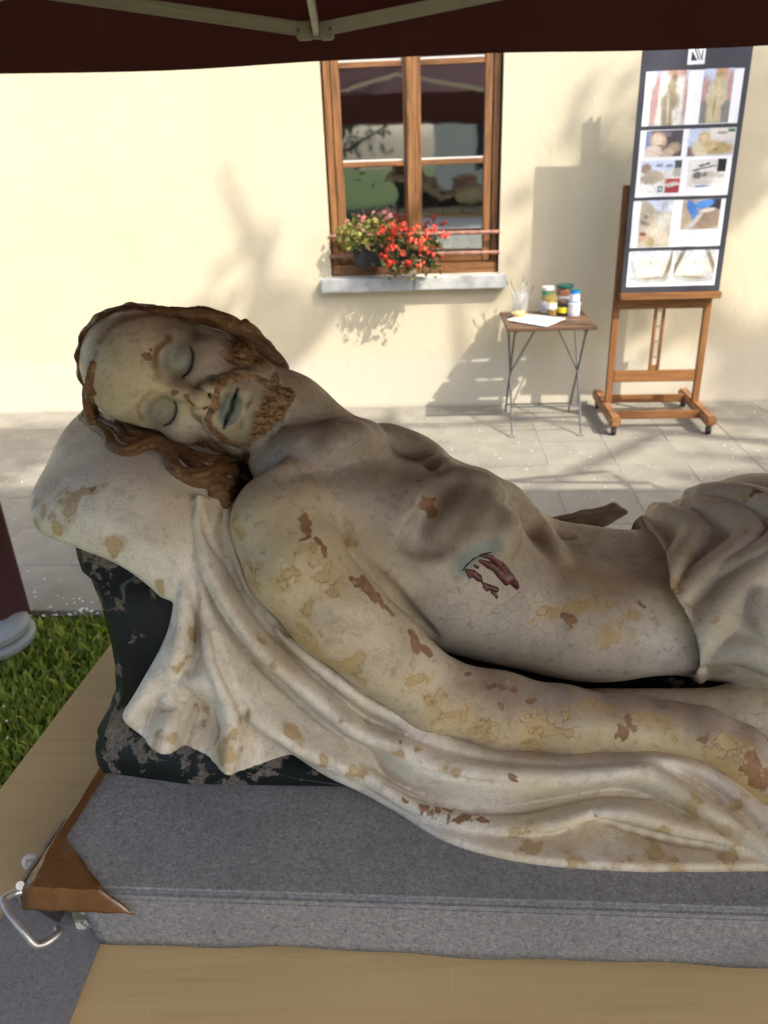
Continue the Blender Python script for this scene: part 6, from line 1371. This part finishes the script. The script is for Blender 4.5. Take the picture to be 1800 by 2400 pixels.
loin_me = np_mesh('loincloth', VL, QL)
Cl = np.tile(np.array([0.62, 0.565, 0.43]), (len(VL), 1)); over(Cl, sstep(0.5, 0.66, fbm(VL, 9)) * 0.6, (0.52, 0.54, 0.50)); over(Cl, sstep(0.52, 0.66, fbm(VL + 7, 12)) * 0.5, (0.53, 0.44, 0.30))
set_color(loin_me, 'Col', Cl); set_float(loin_me, 'ochre', blobs(VL, [(1440, 1190, 9), (1470, 1160, 8), (1490, 1200, 14), (1460, 1260, 14), (1540, 1290, 10), (1520, 1330, 12), (1500, 1440, 16), (1620, 1060, 14)], [BV_loin]))
set_float(loin_me, 'terra', blobs(VL, [(1430, 1195, 8), (1485, 1200, 10), (1640, 1060, 10)], [BV_loin])); set_float(loin_me, 'blood', np.zeros(len(VL))); set_float(loin_me, 'keep', np.zeros(len(VL)))
child('loincloth', loin_me, PC)

kh = NT('statue_hair_paint', 0.48, 0.3)
f_ = kh.noise(26, 6, 0.65); g_ = kh.noise(150, 5, 0.65); e_ = kh.noise(9, 4)
colh = kh.mix(kh.ramp(f_, 0.35, 0.68), (0.095, 0.045, 0.018), (0.24, 0.125, 0.048))
colh = kh.mix(kh.ramp(g_, 0.56, 0.70, 0, 0.7), colh, (0.38, 0.24, 0.10))
colh = kh.mix(kh.ramp(e_, 0.60, 0.72, 0, 0.6), colh, (0.42, 0.30, 0.14))
kh.color(colh).bump(g_, 0.5, 0.002)
child('hair', np_mesh('hair', VHR, QHR), kh.m)

# black plinth painted as veined marble, its left end shaped like a moulding
kb = NT('black_marble_paint', 0.4, 0.25)
p_ = kb.pos('Object'); n1 = kb.noise(24, 8, 0.68, p_, 0.3); n2 = kb.noise(7, 3, 0.5, p_); n3 = kb.noise(200, 4, 0.6, p_)
flk = kb.math('MULTIPLY', kb.ramp(kb.math('ADD', n1, kb.math('MULTIPLY', kb.math('SUBTRACT', n2, 0.5), 0.5)), 0.562, 0.58), 1.0)
vein = kb.ramp(kb.math('ABSOLUTE', kb.math('SUBTRACT', kb.noise(3.2, 2, 0.4, kb.pos('Object', (1.0, 1.0, 2.2)), 0.3), 0.5)), 0.0, 0.004, 0.35, 0)
vein = kb.math('MULTIPLY', vein, kb.ramp(kb.noise(5, 2), 0.5, 0.56))
cb_ = kb.mix(kb.ramp(n2, 0.3, 0.7), (0.006, 0.008, 0.007), (0.011, 0.015, 0.0135)); cb_ = kb.mix(vein, cb_, (0.25, 0.29, 0.29))
cb_ = kb.mix(flk, cb_, kb.mix(kb.ramp(n3, 0.35, 0.65), (0.085, 0.07, 0.055), (0.19, 0.165, 0.135)))
kb.color(cb_); kb.val(kb.b.inputs['Roughness'], kb.ramp(flk, 0, 1, 0.42, 0.85)); kb.bump(kb.math('SUBTRACT', kb.math('MULTIPLY', n3, 0.4), flk), 0.5, 0.002)
prof = [(130, 1120, .86), (150, 1160, .855), (160, 1215, .84), (170, 1245, .832), (190, 1262, .825), (212, 1320, .81), (232, 1390, .797), (242, 1450, .787), (244, 1500, .781), (228, 1545, .777), (208, 1580, .773), (203, 1592, .772), (206, 1606, .770), (200, 1618, .769), (199, 1640, .768), (206, 1672, .767)]
Pf = [D(x, y, Y=Y) for x, y, Y in prof]; Pf[-1][2] = 1.0535
for i in range(len(Pf)): Pf[i][2] = max(Pf[i][2], 1.0535)
# plan: the front slopes forward to the right as the plinth does on the board
for p in Pf[:11]: pass
XR = [(-0.254, 0.741, -0.29), (-0.04, 0.728, -0.29), (0.25, 0.70, 0)]
rowsB = []
for p in Pf:
    lean = (p[1] - 0.767)                       # upper courses stand further back
    ex = 0.085 * float(sstep(1.070, 1.115, np.array(p[2])))
    row = [(p[0] + 0.045, 1.16, p[2]), (p[0] + 0.004, p[1] + 0.03, p[2]), (p[0] + 0.0, p[1] + 0.012, p[2]), (p[0] + 0.012, p[1], p[2]), (-0.254, 0.742 + lean + ex * 0.35, p[2]), (-0.04, 0.727 + lean + ex, p[2]), (0.16, 0.745 + lean + ex, p[2]), (0.30, 0.80, p[2]), (0.75, 0.83, p[2])]
    rowsB.append(row)
GB = np.array(rowsB); nv, nu, _ = GB.shape
# limit height to the right so that the body covers it
GB[:, 7:, 2] = np.minimum(GB[:, 7:, 2], 1.062)
GB[:, 6, 2] = np.minimum(GB[:, 6, 2], 1.07); GB[:, 5, 2] = np.minimum(GB[:, 5, 2], 1.16)
vs = [tuple(p) for p in GB.reshape(-1, 3)] + [(0.80, 1.12, GB[i, -1, 2]) for i in range(nv)]
fs = [(i * nu + j, i * nu + j + 1, (i + 1) * nu + j + 1, (i + 1) * nu + j) for i in range(nv - 1) for j in range(nu - 1)]
bk = nv * nu
fs += [(i * nu + nu - 1, bk + i, bk + i + 1, (i + 1) * nu + nu - 1) for i in range(nv - 1)]
fs += [(bk + i, i * nu, (i + 1) * nu, bk + i + 1) for i in range(nv - 1)]
fs += [tuple(range(nu)) + (bk,), tuple((nv - 1) * nu + j for j in range(nu - 1, -1, -1)) + (bk + nv - 1,)]
pm = np_mesh('plinth', vs, fs)
bmx = bmesh.new(); bmx.from_mesh(pm); bmesh.ops.triangulate(bmx, faces=[f for f in bmx.faces if len(f.verts) > 4]); bmesh.ops.recalc_face_normals(bmx, faces=bmx.faces); bmx.to_mesh(pm); bmx.free()
po = child('plinth', pm, kb.m); pm.set_sharp_from_angle(angle=rad(40))

# covered legs and feet beyond the picture's right edge
FG = Field((0.66, 0.66, 1.03), (1.75, 1.34, 1.46), 0.006)
for yy, s in ((0.93, 1), (1.06, -1)):
    FG.chain([(0.62, yy, 1.16), (0.98, yy - 0.01 * s, 1.19), (1.36, yy, 1.12), (1.46, yy, 1.11)], [0.095, 0.075, 0.055, 0.045], 0.05)
    FG.chain([(1.47, yy, 1.11), (1.52, yy - 0.02 * s, 1.20), (1.53, yy - 0.03 * s, 1.27)], [0.045, 0.04, 0.022], 0.03)
FG.chain([(0.6, 0.73, 1.08), (1.0, 0.75, 1.075), (1.6, 0.78, 1.07)], [0.04, 0.03, 0.02], 0.04)
FG.chain([(0.6, 1.0, 1.07), (1.68, 1.0, 1.065)], [0.06, 0.05], 0.08)
VG, QG = FG.mesh(); lg = np_mesh('legs', VG, QG); set_color(lg, 'Col', np.tile(np.array([0.58, 0.52, 0.42]), (len(VG), 1)))
for nme in ('ochre', 'terra', 'blood', 'keep'): set_float(lg, nme, np.full(len(VG), -1.0 if nme in ('ochre', 'terra') else 0.0))
child('legs', lg, PC)
